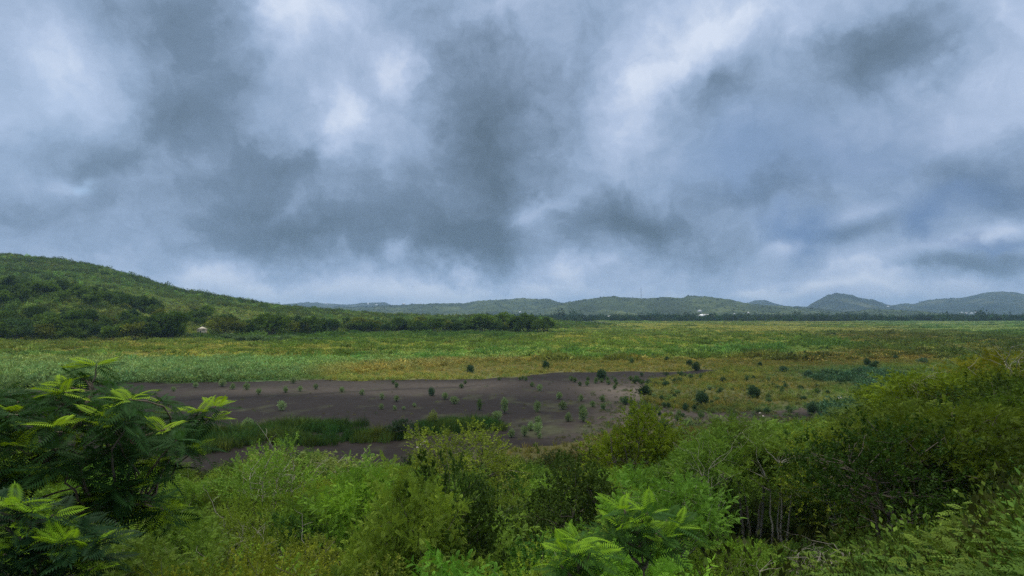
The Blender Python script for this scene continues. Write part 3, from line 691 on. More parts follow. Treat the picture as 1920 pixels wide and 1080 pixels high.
kk = (pnn > .50) & (rg.random(n) < np.clip((pxr - 1090) / 160, .1, 1)); xr, yr = xr[kk], yr[kk]; n = len(xr)
tt = rg.random((n, 1)); scatter('mud_weeds', np.c_[xr, yr, 0 * xr + .01], rg.uniform(0, 6.28, n), np.exp(rg.normal(-.75, .35, n)), rg.integers(0, 4, n), jit_tint(np.array([[.15, .17, .05]]) * tt + np.array([[.07, .13, .05]]) * (1 - tt), rg, .2, .12), TS, 'ragged low weeds spreading over the drier end of the mud', sz=np.exp(rg.normal(-.9, .4, n)))
# middle distance 175 to 420 m
rg = np.random.default_rng(9)
x, y, px, py, sd, hz, zg, zr_, zr2 = veg(rg, 62000, 172, 440)
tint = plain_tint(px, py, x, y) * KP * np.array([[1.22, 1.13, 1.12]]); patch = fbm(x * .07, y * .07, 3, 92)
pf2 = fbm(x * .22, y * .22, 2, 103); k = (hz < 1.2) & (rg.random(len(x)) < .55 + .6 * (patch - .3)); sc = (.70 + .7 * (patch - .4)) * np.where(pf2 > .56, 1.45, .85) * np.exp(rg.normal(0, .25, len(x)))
dk_ = ((patch > .60) & ~zg) | ((pf2 > .60) & (rg.random(len(x)) < .5)); tint = np.where(dk_[:, None], tint * [[.55, .74, .62]], tint)  # the finer dark clumps paint tussock shadows into the tint
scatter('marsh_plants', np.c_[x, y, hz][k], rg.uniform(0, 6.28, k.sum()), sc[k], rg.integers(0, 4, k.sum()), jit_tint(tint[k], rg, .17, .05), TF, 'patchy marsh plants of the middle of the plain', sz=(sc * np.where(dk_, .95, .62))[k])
# far plain to 1150 m
rg = np.random.default_rng(10)
x, y, px, py, sd, hz, zg, zr_, zr2 = veg(rg, 46000, 430, 1180)
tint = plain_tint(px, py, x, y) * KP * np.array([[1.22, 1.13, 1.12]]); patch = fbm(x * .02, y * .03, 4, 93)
k = hz < .6; sc = 2.0 * np.exp(rg.normal(0, .25, len(x))); dk_ = (patch > .62); tint = np.where(dk_[:, None], tint * [[.6, .78, .7]], tint)
scatter('far_marsh_plants', np.c_[x, y, hz][k], rg.uniform(0, 6.28, k.sum()), sc[k], rg.integers(0, 4, k.sum()), jit_tint(tint[k], rg, .17, .05), TF, 'grassy far part of the plain below the distant tree line', sz=np.where(dk_, 1.4, .7)[k] * np.exp(rg.normal(0, .2, k.sum())))

# scrub of the left hill
rg = np.random.default_rng(12)
n = 66000; u = rg.uniform(-.86, .16, n); y = 310 + (1 - rg.random(n) ** 1.0) * 470; x = u * y; z = hill_z(x, y)
k = z > np.where(u > .06, .05, .8); x, y, z = x[k], y[k], z[k]; n = len(x); pt = fbm(x * .010, y * .012, 4, 95); pf = fbm(x * .05, y * .05, 3, 96)
open_ = np.clip((pt - .48) * 5, 0, 1)
pxh, pyh = topix(x, y, z)
olive = np.clip(np.exp(-((pxh - 420) / 230) ** 2 - ((y - 470) / 130) ** 2) * 1.3 + open_ * .5, 0, 1)
sc = .72 * np.where(pf > .5, 1.0, .6) * np.where(x / y > .06, .5, 1.0) * (1 - .45 * olive) * np.exp(rg.normal(0, .28, n))
ti = np.array([[.112, .182, .034]]) * (1 - olive[:, None]) + np.array([[.205, .260, .060]]) * olive[:, None]
ti = ti * np.where(pf > .54, .85, 1.38)[:, None]
scatter('hillside_scrub', np.c_[x, y, z - .3], rg.uniform(0, 6.28, n), sc, rg.integers(0, 5, n), jit_tint(ti, rg, .26, .12), TW, 'dense green scrub covering the left hill', sz=sc * rg.uniform(.7, 1.1, n))
# far-off wood at the end of the plain
rg = np.random.default_rng(13)
n = 15000; y = 1120 + 700 * rg.random(n) ** 1.6; x = (rg.uniform(-.02, .90, n)) * y; px, py = topix(x, y, 0)
k = (rg.random(n) < .35 + .9 * (fbm(x * .006, y * .012, 3, 97) - .25)) & (y > 1125 + 60 * fbm(x * .01, x * 0, 2, 98)) & ~((np.abs(px - 1695) < 46) & (y > 1240) & (y < 1700))
x, y = x[k], y[k]; n = len(x)
sc = np.exp(rg.normal(.42, .30, n)); ti = np.tile([[.040, .076, .026]], (n, 1))
scatter('distant_wood', np.c_[x, y, 0 * x], rg.uniform(0, 6.28, n), sc, rg.integers(0, 5, n), jit_tint(ti, rg, .3, .12), TW, 'dark band of far trees along the end of the plain', sz=sc * rg.uniform(.8, 1.35, n))
# scrub and trees over the nearer far hills, so that their slopes and crests are not bare
rg = np.random.default_rng(14); PP, TT, SS = [], [], []
for (a, b, fz), n in zip(RIDGES, [9000, 20000, 26000, 3000, 9000, 14000, 12000]):
    y = a + (b - a) * rg.random(n) ** 1.0 * .92; u = rg.uniform(-.45, .86, n); x = u * y; z = fz(x[None], y[None])[0]; pn = fbm(x * .0032, y * .0032, 4, 17)
    k = (z > 2) & (rg.random(n) < np.clip((pn - .30) * 3.2, .10, 1)); x, y, z, pn = x[k], y[k], z[k], pn[k]; n = len(x)
    PP.append(np.c_[x, y, z - 1.0]); SS.append(.55 * np.exp(rg.normal(.30, .35, n)) * (y / 3000) ** .6); TT.append(np.array([[.030, .056, .020]]) * (1.45 - 1.0 * pn)[:, None])
PP, TT, SS = np.concatenate(PP), np.concatenate(TT), np.concatenate(SS); n = len(PP)
scatter('distant_scrub', PP, rg.uniform(0, 6.28, n), SS, rg.integers(0, 5, n), jit_tint(TT, rg, .28, .10), TW, 'scrub and trees speckling the slopes of the far hills', sz=SS * .8)
def hit(px, py, dmin=1250.0):
    """the first hillside (or the plain) seen at this pixel"""
    dx, dy, dz = pxray(px, py)
    for d in np.arange(dmin, 6400, 12.0):
        t = d / dy; x, z = dx * t, EYE + dz * t
        if z <= 0: return x, d, 0.0
        for a, b, fz in RIDGES:
            if a < d < b and fz(np.array([[x]]), np.array([[d]]))[0, 0] > z: return x, d, z
    return dx * 1500 / dy, 1500.0, 0.0

# ------------------------------------------------------------------ trees at the foot of the left hill, each with trunk and crown
rt = np.random.default_rng(200)
cl_leaf = [T_twig(rt, .9, 7, T_leaf(.50, .30), .8) for _ in range(3)]
TREES = []
for i in range(7):
    h_, r_ = rt.uniform(6.5, 8.5), rt.uniform(3.0, 4.3)
    TREES.append(make_bush('tree', 210 + i, h=h_, r=r_, ncl=30, clr=.62, nsp=17, tpls=cl_leaf, lmat=M_leaf, wmat=M_bark, nst=int(rt.integers(1, 4)), stem=.16,
                           zc=.52, zr=.46, zmin=.10, lumpy=.34, spread=.3, shell=.6))
TREES = [t for t in TREES]
FRONT = np.array([(-120, 643), (0, 642), (100, 642), (200, 641), (330, 637), (372, 626), (400, 632), (520, 631), (590, 629), (640, 625), (760, 624), (880, 624), (960, 624.5), (1020, 625)], float)
nt = 0
def plant_tree(px, Y, h, tone, label, group, wide=1.0, cat='tree', var=None):
    u = (px - 960) / FPX; x = u * Y; z = float(land_z(x, Y)); v = TREES[rt.integers(7) if var is None else var]
    s = h / v[2]; t = np.array({'dark': (.066, .122, .018), 'mid': (.105, .180, .024), 'blue': (.055, .110, .032), 'olive': (.165, .205, .026)}[tone]) * math.exp(rt.normal(0, .13))
    return put('tree', v, x, Y, max(z, 0) - .1, s, rt.uniform(0, 6.28), t, label, cat, group, sxy=s * wide, leafname='crown', woodname='trunk')
GT = 'trees along the foot of the green hill'
px = -110.0
while px < 1022:
    d0 = (EYE / ((np.interp(px, FRONT[:, 0], FRONT[:, 1]) - HOR) / FPX))
    row_lab = 'dark green tree in the dense belt where the hill meets the marsh' if px < 600 else 'bushy green tree in the thin belt reaching out across the plain'
    nrow = 4 if px < 340 else 3 if px < 620 else 3
    for k in range(nrow):
        if 362 < px < 398 and k < 2: continue
        Y = d0 + 3 + k * (17 if px < 620 else 9) + rt.normal(0, 3)
        tone = rt.choice(['dark', 'mid', 'blue', 'olive'], p=[.42, .34, .12, .12])
        h = rt.uniform(5.0, 8.5) if k == 0 else rt.uniform(6.0, 10)
        if px > 610: h *= .95 if px < 860 else 1.0
        plant_tree(px + rt.normal(0, 9), Y, h, tone, row_lab, GT, rt.uniform(.85, 1.2)); nt += 1
    px += 7.6 * FPX / d0 * rt.uniform(.85, 1.2)
for (px, Y, h, tone, wd, lab) in [
    (322, 322, 12.5, 'dark', 1.0, 'tall dark domed tree rising above the belt just before the small pale roof'),
    (292, 318, 9.5, 'dark', .9, 'dark tree leaning against the tallest domed tree of the belt'),
    (425, 345, 10.5, 'olive', 1.15, 'olive green rounded tree just past the small pale roof'),
    (508, 352, 12.0, 'mid', 1.0, 'high spreading tree standing out above the belt midway along its length'),
    (585, 372, 9.5, 'mid', 1.1, 'broad tree where the belt narrows at the end of the hill'),
    (608, 380, 8.5, 'blue', 1.0, 'bluish dark tree next to the broad tree where the belt narrows'),
    (815, 425, 9.5, 'dark', .9, 'dark upright tree in the thin part of the belt'),
    (905, 448, 11.5, 'mid', 1.3, 'first big rounded tree of the clump that ends the belt'),
    (945, 452, 12.0, 'mid', 1.3, 'middle big rounded tree of the clump that ends the belt'),
    (985, 448, 11.0, 'dark', 1.3, 'dark rounded tree near the tip of the clump that ends the belt'),
    (1010, 443, 7.5, 'dark', 1.1, 'last dark low tree at the very tip of the belt')]:
    plant_tree(px, Y, h, tone, lab, None, wd)
for i in range(64):       # upper wood on the spur of the hill
    px = rt.uniform(-60, 290); Y = rt.uniform(372, 450) + max(0, px) * .1
    plant_tree(px, Y, rt.uniform(6.5, 9.5), rt.choice(['dark', 'mid']), 'green tree in the wood on the shoulder of the hill above the belt', 'trees on the shoulder of the hill', 1.1)
# low shrubs in front of the belt
SH = [ball('marsh_shrub', 300 + i, 540, T_leaf(.17, .075), up=.7, lobes=5 + i) for i in range(5)]
SR = [ball('marsh_shrub', 310 + i, 1500, T_leaf(.12, .06), up=.3, lobes=8 + i) for i in range(4)]
def plain_shrub(px, row, hpx, wk, tone, label, group=None, rnd=False):
    x, y = gp(px, row); h = hpx / FPX * y
    o = obj('marsh_shrub', (SR if rnd else SH)[rt.integers(4)], None, (x, y, 0)); s = h
    o.scale = (s * wk * 1.7, s * wk * 1.7, s * 1.22); o.rotation_euler = (0, 0, rt.uniform(0, 6.28))
    t = {'pale': (.185, .270, .125), 'green': (.115, .190, .075), 'dark': (.056, .112, .058), 'blue': (.070, .135, .080), 'yellow': (.190, .235, .075)}[tone]
    k = math.exp(rt.normal(0, .1)); o.color = (t[0] * k, t[1] * k, t[2] * k, 1)
    return tag(o, label, 'shrub', group)
for (px, row, h) in [(450, 640, 9), (480, 641, 10), (510, 643, 9), (540, 642, 11), (572, 644, 9), (596, 642, 8), (425, 637, 10), (405, 632, 9), (350, 636, 9)]:
    plain_shrub(px, row, h, 1.9, 'green', 'low wide bush in front of the tree belt beside the small pale roof', 'low bushes in front of the tree belt')

# single shrubs of the plain with a look of their own
for (px, row, h, wk, tone, rnd, lab) in [
    (1315, 762, 23, .62, 'dark', True, 'big round dark green shrub on the near edge of the brown grass, beside the mud'),
    (1412, 746, 19, .72, 'dark', True, 'round dark shrub standing alone in the orange brown grass past the big round one'),
    (1127, 711, 16, .62, 'dark', True, 'dark shrub on the far arm of the mud, tallest of its cluster'),
    (1023, 692, 13, .60, 'dark', True, 'dark shrub alone in the golden grass beyond the mud, nearer its wide end'),
    (882, 700, 14, .52, 'dark', True, 'narrow dark shrub alone in the golden grass beyond the mud'),
    (1305, 695, 13, .60, 'dark', True, 'near one of the two dark round shrubs at the tip of the far mud arm'),
    (1292, 687, 10, .60, 'dark', True, 'far one of the two dark round shrubs at the tip of the far mud arm'),
    (1626, 687, 13, .55, 'dark', True, 'tallest of the three dark shrubs behind the bluish reed mass'),
    (1642, 686, 8, .75, 'dark', True, 'far small one of the three dark shrubs behind the bluish reed mass'),
    (1637, 692, 10, .65, 'dark', True, 'near small one of the three dark shrubs behind the bluish reed mass'),
    (1470, 698, 10, .85, 'blue', True, 'wide bluish shrub in olive grass between the round shrubs and the reed mass'),
    (1515, 709, 13, .8, 'blue', True, 'bluish shrub close to the end of the far reed mass'),
    (1523, 778, 20, .55, 'blue', True, 'dark bluish shrub at the corner of the reeds where the mud ends'),
    (1243, 814, 24, .55, 'blue', True, 'round blue green shrub just behind the olive lobed bush'),
    (1730, 683, 10, .9, 'blue', False, 'wide blurred bluish shrub in front of the feathery trees'),
    (1708, 658, 6, .9, 'dark', True, 'small dark shrub far out in the brown grass'),
    (1679, 675, 8, .6, 'dark', False, 'thin dark shrub in brown grass beyond the reed mass'),
    (1425, 689, 9, .55, 'dark', True, 'small dark shrub in brown grass beyond the wide bluish one'),
    (1400, 715, 9, .5, 'green', False, 'thin dull green shrub in the olive grass above the round dark shrub'),
    (1185, 684, 11, .45, 'green', False, 'faint upright shrub in golden grass beyond the far mud arm'),
    (1292, 805, 17, .65, 'pale', False, 'pale leafy shrub beside the round blue green one'),
    (1275, 818, 14, .75, 'pale', False, 'wide pale shrub in front of the round blue green one'),
    (809, 742, 13, .50, 'blue', True, 'small bluish shrub with a bare foot on the dark mud'),
    (946, 774, 22, .35, 'pale', False, 'tall narrow pale shrub in the middle of the dark mud'),
    (899, 769, 17, .32, 'green', False, 'thin upright shrub on dark mud next to the tall narrow pale one'),
    (1094, 791, 20, .52, 'pale', False, 'large pale double shrub near the olive lobed bush'),
    (1007, 772, 16, .50, 'pale', False, 'pale round shrub alone on the mud between the narrow one and the double one'),
    (1012, 733, 10, .55, 'pale', False, 'round pale shrub alone on the upper mud below the dark cluster'),
    (932, 790, 15, .65, 'pale', False, 'bushy pale shrub at the tip of the dark reed strip'),
    (416, 725, 11, .75, 'pale', False, 'largest pale shrub under the rim of the bluish marsh'),
    (528, 769, 14, .55, 'pale', False, 'pale leafy shrub alone on the dark mud above the reed strip'),
    (1066, 790, 13, .60, 'pale', False, 'pale spreading shrub beside the large double one'),
    (464, 800, 13, .85, 'pale', False, 'whitish leafy shrub at the edge of the dark reeds'),
    (812, 803, 26, .42, 'yellow', False, 'yellow green bush rising out of the dark reed strip')]:
    plain_shrub(px, row, h, wk, tone, lab, None, rnd)
ROWS = [
 ('pale green', 'under the rim of the bluish marsh', 'pale', [(325, 734, 7), (367, 727, 8), (436, 730, 9), (462, 731, 11), (485, 740, 9), (536, 736, 9), (563, 734, 8), (592, 730, 8), (550, 719, 9), (641, 735, 8), (679, 741, 9)]),
 ('grey green', 'on the upper mud below the golden grass', 'green', [(737, 720, 6), (743, 727, 8), (865, 728, 7), (872, 720, 6), (936, 713, 5), (975, 713, 5), (980, 712, 6), (986, 714, 6), (998, 725, 7)]),
 ('light green', 'across the middle of the dark mud', 'pale', [(716, 749, 9), (743, 753, 9), (715, 767, 8), (740, 769, 7), (757, 768, 5), (777, 763, 6), (834, 749, 10), (852, 757, 11), (1048, 748, 10), (1055, 768, 13), (1089, 752, 10)]),
 ('bushy pale', 'in the knot of shrubs on the near mud', 'pale', [(1010, 798, 14), (996, 807, 13), (1008, 814, 17), (983, 818, 15), (959, 820, 13), (1012, 822, 9)]),
 ('dark green', 'clustered on the far arm of the mud', 'green', [(1071, 714, 7), (1078, 717, 7), (1087, 724, 7), (1102, 715, 7), (1101, 724, 8), (1117, 719, 9), (1128, 717, 6), (1139, 713, 6), (1141, 721, 7), (1154, 717, 7), (1156, 723, 6), (1152, 730, 7)]),
 ('small dark', 'where the far mud arm meets olive grass', 'dark', [(1190, 719, 7), (1200, 719, 7), (1217, 720, 6), (1229, 724, 7), (1250, 724, 7), (1265, 718, 7), (1203, 706, 6), (1250, 705, 6), (1278, 704, 6), (1245, 717, 6)]),
 ('green', 'on bare soil before the leaning little tree', 'green', [(1130, 753, 9), (1111, 763, 9), (1131, 768, 9), (1093, 773, 11), (1175, 757, 11), (1183, 760, 9)]),
 ('dark green', 'in olive grass past the leaning little tree', 'dark', [(1241, 751, 8), (1256, 753, 7), (1265, 749, 9), (1266, 759, 7), (1245, 764, 8), (1253, 766, 9), (1285, 770, 11), (1302, 770, 9), (1334, 760, 8)]),
 ('green', 'on the strip of soil behind the thicket', 'green', [(1219, 776, 11), (1232, 772, 8), (1273, 781, 9), (1270, 790, 10), (1313, 784, 10), (1373, 790, 12), (1347, 796, 11), (1183, 783, 11)]),
 ('tiny dark', 'far out in the brown grass of the plain', 'dark', [(1453, 668, 6), (1484, 666, 6), (1509, 665, 6), (1565, 630, 5), (1560, 628, 4), (1250, 677, 7), (1225, 672, 6), (1646, 643, 5), (1623, 644, 5), (1755, 647, 5), (1600, 650, 4), (1540, 655, 4)])]
SIZE = ['smallest', 'small', 'middling', 'large', 'largest']
ORD = ['first', 'second', 'third', 'fourth', 'fifth', 'sixth', 'seventh', 'eighth', 'ninth', 'tenth', 'eleventh', 'twelfth']
for (look, where, tone, lst) in ROWS:
    for i, (px, row, h) in enumerate(sorted(lst)):
        nm = f'{look} shrub {where}, {ORD[i]} from the hill'
        plain_shrub(px, row, h, rt.uniform(.5, .75), tone, nm, f'{look} shrubs {where}')
for i in range(75):
    a, b = rt.uniform(1150, 1580), rt.uniform(702, 792)
    plain_shrub(a, b, rt.uniform(5, 9), rt.uniform(.55, .95), rt.choice(['green', 'dark', 'pale'], p=[.5, .3, .2]), 'little low shrub among many others around the drying end of the mud', 'little shrubs around the drying end of the mud')
# the shrub with a foliage mound inside the reeds, and the little tree that leans over the mud
tw_s = [T_twig(rt, .3, 14, T_leaf(.11, .05), .8) for _ in range(3)]
v = make_bush('reed_shrub', 401, h=2.0, r=1.05, ncl=46, clr=.2, nsp=8, tpls=tw_s, lmat=M_leaf, wmat=M_bark, nst=4, stem=.03, zc=.5, zr=.45)
x, y = gp(752, 822); put('shrub', v, x, y, 0, 36 / FPX * y / 2.0, .4, (.050, .092, .045), 'big grey green rounded shrub swelling out of the dark reed strip', 'shrub')
v = make_bush('leaning_tree', 402, h=2.4, r=.85, ncl=40, clr=.18, nsp=7, tpls=tw_s, lmat=M_leaf, wmat=M_bark, nst=1, stem=.05, zc=.68, zr=.34, zmin=.38, lean=(.35, 0))
x, y = gp(1203, 757); put('tree', v, x, y, 0, 30 / FPX * y / 2.4, 0, (.034, .072, .038), 'little dark tree with bare leaning trunk where the mud meets the olive grass', 'tree', None, leafname='crown', woodname='trunk')

# ------------------------------------------------------------------ the thicket on the slope below the camera
rf = np.random.default_rng(500)
fr_small = T_frond(.15, 7, .058, .019, .2)
fr_mid = T_frond(.17, 7, .062, .024, .2)
tw_feather = [T_feather_twig(rf, .32, 7, fr_small) for _ in range(3)]
tw_feath2 = [T_feather_twig(rf, .34, 6, fr_mid) for _ in range(3)]
tw_thorn = [T_twig(rf, .32, 18, T_leaf(.060, .032), .9) for _ in range(4)]
tw_leafy = [T_twig(rf, .26, 14, T_leaf(.085, .048), .9) for _ in range(4)]
tw_needle = [T_twig(rf, .26, 26, T_leaf(.07, .026), .8, .8) for _ in range(4)]
B = {}
B['feathery'] = [make_bush('feathery', 510 + i, h=3.2, r=1.55, ncl=46, clr=.25, nsp=14, tpls=tw_feather, lmat=M_leaf, wmat=M_bark, nst=6, stem=.032, zc=.55, zr=.46, upb=-.05, outward=.45, flat=.75, twig=.04) for i in range(4)]
B['thorny'] = [make_bush('thorny', 520 + i, h=3.0, r=1.6, ncl=50, clr=.26, nsp=20, tpls=tw_thorn, lmat=M_leaf, wmat=M_pale, nst=7, stem=.030, zc=.52, zr=.48, upb=.1, twig=.08, bare=5) for i in range(4)]
B['leafy'] = [make_bush('leafy', 530 + i, h=3.0, r=1.55, ncl=50, clr=.26, nsp=18, tpls=tw_leafy, lmat=M_leaf, wmat=M_bark, nst=5, stem=.035, zc=.5, zr=.5, upb=.1, twig=.04) for i in range(3)]
B['slender'] = [make_bush('slender', 540 + i, h=4.6, r=1.25, ncl=36, clr=.25, nsp=13, tpls=tw_feather, lmat=M_leaf, wmat=M_pale, nst=4, stem=.055, zc=.74, zr=.26, zmin=.50, sag=.035, upb=.0, twig=.1, spread=.35) for i in range(3)]
B['open'] = [make_bush('open', 550 + i, h=3.2, r=1.6, ncl=64, clr=.22, nsp=11, tpls=tw_thorn, lmat=M_leaf, wmat=M_bark, nst=9, stem=.028, zc=.60, zr=.42, shell=.7, upb=.3, twig=.15, bare=1) for i in range(2)]
B['olive'] = [make_bush('olive', 560, h=3.4, r=1.5, ncl=40, clr=.20, nsp=30, tpls=tw_needle, lmat=M_leaf, wmat=M_bark, nst=6, stem=.04, zc=.52, zr=.46, upb=.5, flat=1.5, outward=.5, lumpy=.42, sz=(.8, 1.2))]
B['canopy'] = [make_bush('canopy', 570 + i, h=5.2, r=2.6, ncl=72, clr=.44, nsp=17, tpls=tw_feath2, lmat=M_leaf, wmat=M_bark, nst=4, stem=.075, zc=.66, zr=.30, zmin=.3, flat=.38, upb=-.05, twig=.05, lumpy=.35, spread=.5) for i in range(3)]
B['shady'] = [make_bush('shady', 580 + i, h=5.0, r=2.4, ncl=80, clr=.42, nsp=15, tpls=tw_leafy, lmat=M_leaf, wmat=M_bark, nst=4, stem=.07, zc=.58, zr=.42, upb=.2, twig=.1, sz=(1.0, 1.5)) for i in range(2)]
TONE = {'feathery': (.138, .232, .034), 'thorny': (.165, .245, .036), 'leafy': (.054, .112, .020), 'slender': (.128, .230, .036), 'open': (.205, .270, .030),
        'olive': (.125, .175, .014), 'canopy': (.135, .195, .020), 'shady': (.068, .122, .018)}
NAME = {'feathery': 'shrub', 'thorny': 'shrub', 'leafy': 'shrub', 'slender': 'tree', 'open': 'shrub', 'olive': 'shrub', 'canopy': 'tree', 'shady': 'tree'}
KIND = {'feathery': 'feathery_shrub', 'thorny': 'thorny_shrub', 'leafy': 'leafy_shrub', 'slender': 'slender_tree', 'open': 'open_shrub', 'olive': 'olive_shrub', 'canopy': 'acacia_tree', 'shady': 'shady_tree'}
PLACED = []
def bush(kind, px, toprow, Y, label, group=None, wpx=None, tone=None, k=None, rot=None, var=None, hmax=None):
    x = (px - 960) / FPX * Y; z = float(ground_z(x, Y)); top = EYE + (HOR - toprow) / FPX * Y
    h = max(top - z, .8)
    if hmax: h = min(h, hmax)
    vs = B[kind]; v = vs[rf.integers(len(vs)) if var is None else var]; s = h / (v[2] * 1.0)
    sxy = s if wpx is None else wpx / FPX * Y / (2 * v[3])
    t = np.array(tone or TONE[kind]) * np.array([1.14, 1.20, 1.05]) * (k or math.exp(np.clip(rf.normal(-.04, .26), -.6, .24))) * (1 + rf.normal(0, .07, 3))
    tree = NAME[kind] == 'tree'
    PLACED.append((x, Y, max(.5, v[3] * sxy)))
    return put(KIND[kind], v, x, Y, z - .05, s, rf.uniform(0, 6.28) if rot is None else rot, t, label, NAME[kind], group, sxy=sxy,
               leafname='crown' if tree else 'foliage', woodname='trunk' if tree else 'stems')
# plants one can point to
bush('olive', 1180, 765, 42, 'dark olive bush with upright lobes rising in front of the mud strip', wpx=170, k=1.0)
bush('open', 870, 808, 38, 'thin yellow green shrub with see-through crown in front of the reed tip', wpx=205, k=.9, var=0)
bush('leafy', 1085, 868, 25, 'dense dark green rounded shrub in the middle of the thicket', wpx=215, k=.72, tone=(.066, .140, .024))
bush('leafy', 830, 908, 19, 'black green bush in the shade between the light feathery ones', wpx=230, k=.66)
bush('leafy', 870, 880, 30, 'small dark bush tucked under the see-through yellow shrub', wpx=120, k=.85)
bush('slender', 1405, 795, 27, 'tall feathery tree with several thin pale trunks', wpx=150, k=1.0, var=0)
bush('slender', 1330, 815, 26, 'slim feathery tree with a white forked stem', wpx=120, k=1.0, var=1)
bush('slender', 1455, 815, 25, 'straight pale stemmed tree next to the tall many-trunked one', wpx=120, k=1.05, var=2)
bush('slender', 1290, 850, 30, 'light green slender tree behind the white forked one', wpx=110, k=1.0, var=0)
bush('thorny', 1575, 815, 24, 'yellow green tree-like shrub on a single grey stem above the dead brush', wpx=210, k=1.0, tone=(.165, .225, .024))
bush('thorny', 590, 842, 40, 'grey green shrub with twisted bare white branches near the mud', wpx=220, k=1.0, tone=(.165, .205, .050))
bush('thorny', 510, 845, 33, 'yellowish small leaved shrub beside the twisted white branches', wpx=190, k=1.05)
bush('feathery', 700, 886, 26, 'bright feathery shrub in front of the stony mud corner', wpx=200, k=1.1)
bush('feathery', 760, 905, 18, 'bright light green feathery shrub low in the thicket', wpx=200, k=1.1)
bush('shady', 1700, 800, 33, 'dark shady tree deep in the thicket under the bank', wpx=240, k=.85)
bush('shady', 1800, 765, 31, 'big dark leafy tree above the ferny bank', wpx=260, k=.95, tone=(.085, .135, .016))
bush('shady', 1895, 720, 29, 'dark tree with reddish shade at the edge of the bank', wpx=220, k=.75)
bush('canopy', 1760, 690, 44, 'wide feathery acacia with a flat yellow green crown', wpx=250, k=.72, tone=(.165, .215, .016))
bush('canopy', 1870, 668, 46, 'high feathery acacia on the rise, yellowest of the flat crowns', wpx=240, k=.78, tone=(.180, .220, .014))
bush('canopy', 1930, 676, 40, 'feathery acacia cut by the picture edge above the dark tree', wpx=220, k=.70, tone=(.165, .215, .016))
bush('canopy', 1690, 745, 52, 'low spreading acacia beside the bluish reeds', wpx=230, k=1.0, tone=(.105, .165, .032))
bush('canopy', 1600, 790, 46, 'green acacia crown between reeds and thicket', wpx=200, k=1.0, tone=(.115, .185, .030))
bush('canopy', 1500, 792, 44, 'bright green rounded acacia behind the pale stemmed trees', wpx=190, k=1.0, tone=(.125, .205, .030))
# the rest of the thicket
ENV = np.array([(-100, 830), (330, 862), (380, 915), (430, 866), (520, 850), (600, 852), (690, 882), (770, 872), (830, 850), (900, 845), (960, 858), (1050, 885), (1110, 872), (1200, 872), (1260, 850), (1310, 825), (1370, 800), (1400, 792),
                (1500, 792), (1600, 775), (1680, 775), (1740, 745), (1800, 725), (1900, 710), (2100, 700)], float)
KL = {'feathery': 'feathery light green shrub', 'thorny': 'small leaved yellow green shrub', 'leafy': 'dark leafy shrub', 'slender': 'slender feathery tree', 'open': 'thin open shrub', 'canopy': 'flat crowned feathery tree', 'shady': 'dark leafy tree'}
def region(px): return 'below the dark mud' if px < 700 else 'in the middle of the thicket' if px < 1200 else 'around the pale stemmed trees' if px < 1550 else 'on the steep bank under the acacias'
cand = []
for i in range(5200):
    Y = math.sqrt(rf.uniform(12.5 ** 2, 62 ** 2)); u = rf.uniform(-.82, .86); cand.append((u * Y, Y))
nb = 0
for (x, Y) in cand:
    px = 960 + FPX * x / Y
    z = float(ground_z(x, Y)); env = np.interp(px, ENV[:, 0], ENV[:, 1])
    if Y > 46 and z < .12: continue
    if Y < 22 and px > 1330 and (Y < 18 or px > 1780): continue      # open ferny bank
    if px < 330 and Y < 17: continue                                  # room for the flamboyant tree
    near_ = min((math.hypot(x - a, Y - b) / (.62 * max(c, .9) + .62) for a, b, c in PLACED), default=9)
    if near_ < 1: continue
    if px < 700: ks, ps = ['thorny', 'feathery', 'open', 'leafy'], [.44, .28, .08, .20]
    elif px < 1200: ks, ps = ['feathery', 'thorny', 'leafy', 'open'], [.46, .20, .26, .08]
    elif px < 1560: ks, ps = ['feathery', 'slender', 'thorny', 'leafy'], [.40, .20, .28, .12]
    else: ks, ps = ['canopy', 'shady', 'feathery', 'thorny'], [.34, .22, .22, .22]
    kind = rf.choice(ks, p=ps); nat = {'feathery': 3.0, 'thorny': 2.7, 'leafy': 2.6, 'slender': 4.4, 'open': 2.9, 'canopy': 4.6, 'shady': 4.4}[kind] * rf.uniform(.75, 1.15)
    lim = EYE + (HOR - env) / FPX * Y - z - .1
    if Y < 24.5 and 1285 < px < 1640: lim = min(lim, EYE + (HOR - 1010) / FPX * Y - z - .1)
    for bx_, by_, hw_ in ((1085, 25, 110), (830, 19, 105), (1180, 42, 80)):
        if Y < by_ and abs(px - bx_) < hw_: lim = min(lim, EYE + (HOR - (1005 if by_ < 40 else 880)) / FPX * Y - z - .1)
    h = min(nat, lim)
    if h < .9: continue
    if kind in ('slender', 'canopy', 'shady') and h < 2.6: kind = 'feathery' if kind != 'shady' else 'leafy'
    top = HOR - (z + h - EYE) / Y * FPX
    if top > 1085: continue
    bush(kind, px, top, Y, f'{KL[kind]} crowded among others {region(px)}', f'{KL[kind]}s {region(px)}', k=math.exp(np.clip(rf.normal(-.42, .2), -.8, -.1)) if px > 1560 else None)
    nb += 1
print('thicket', nb, 'trees', nt)

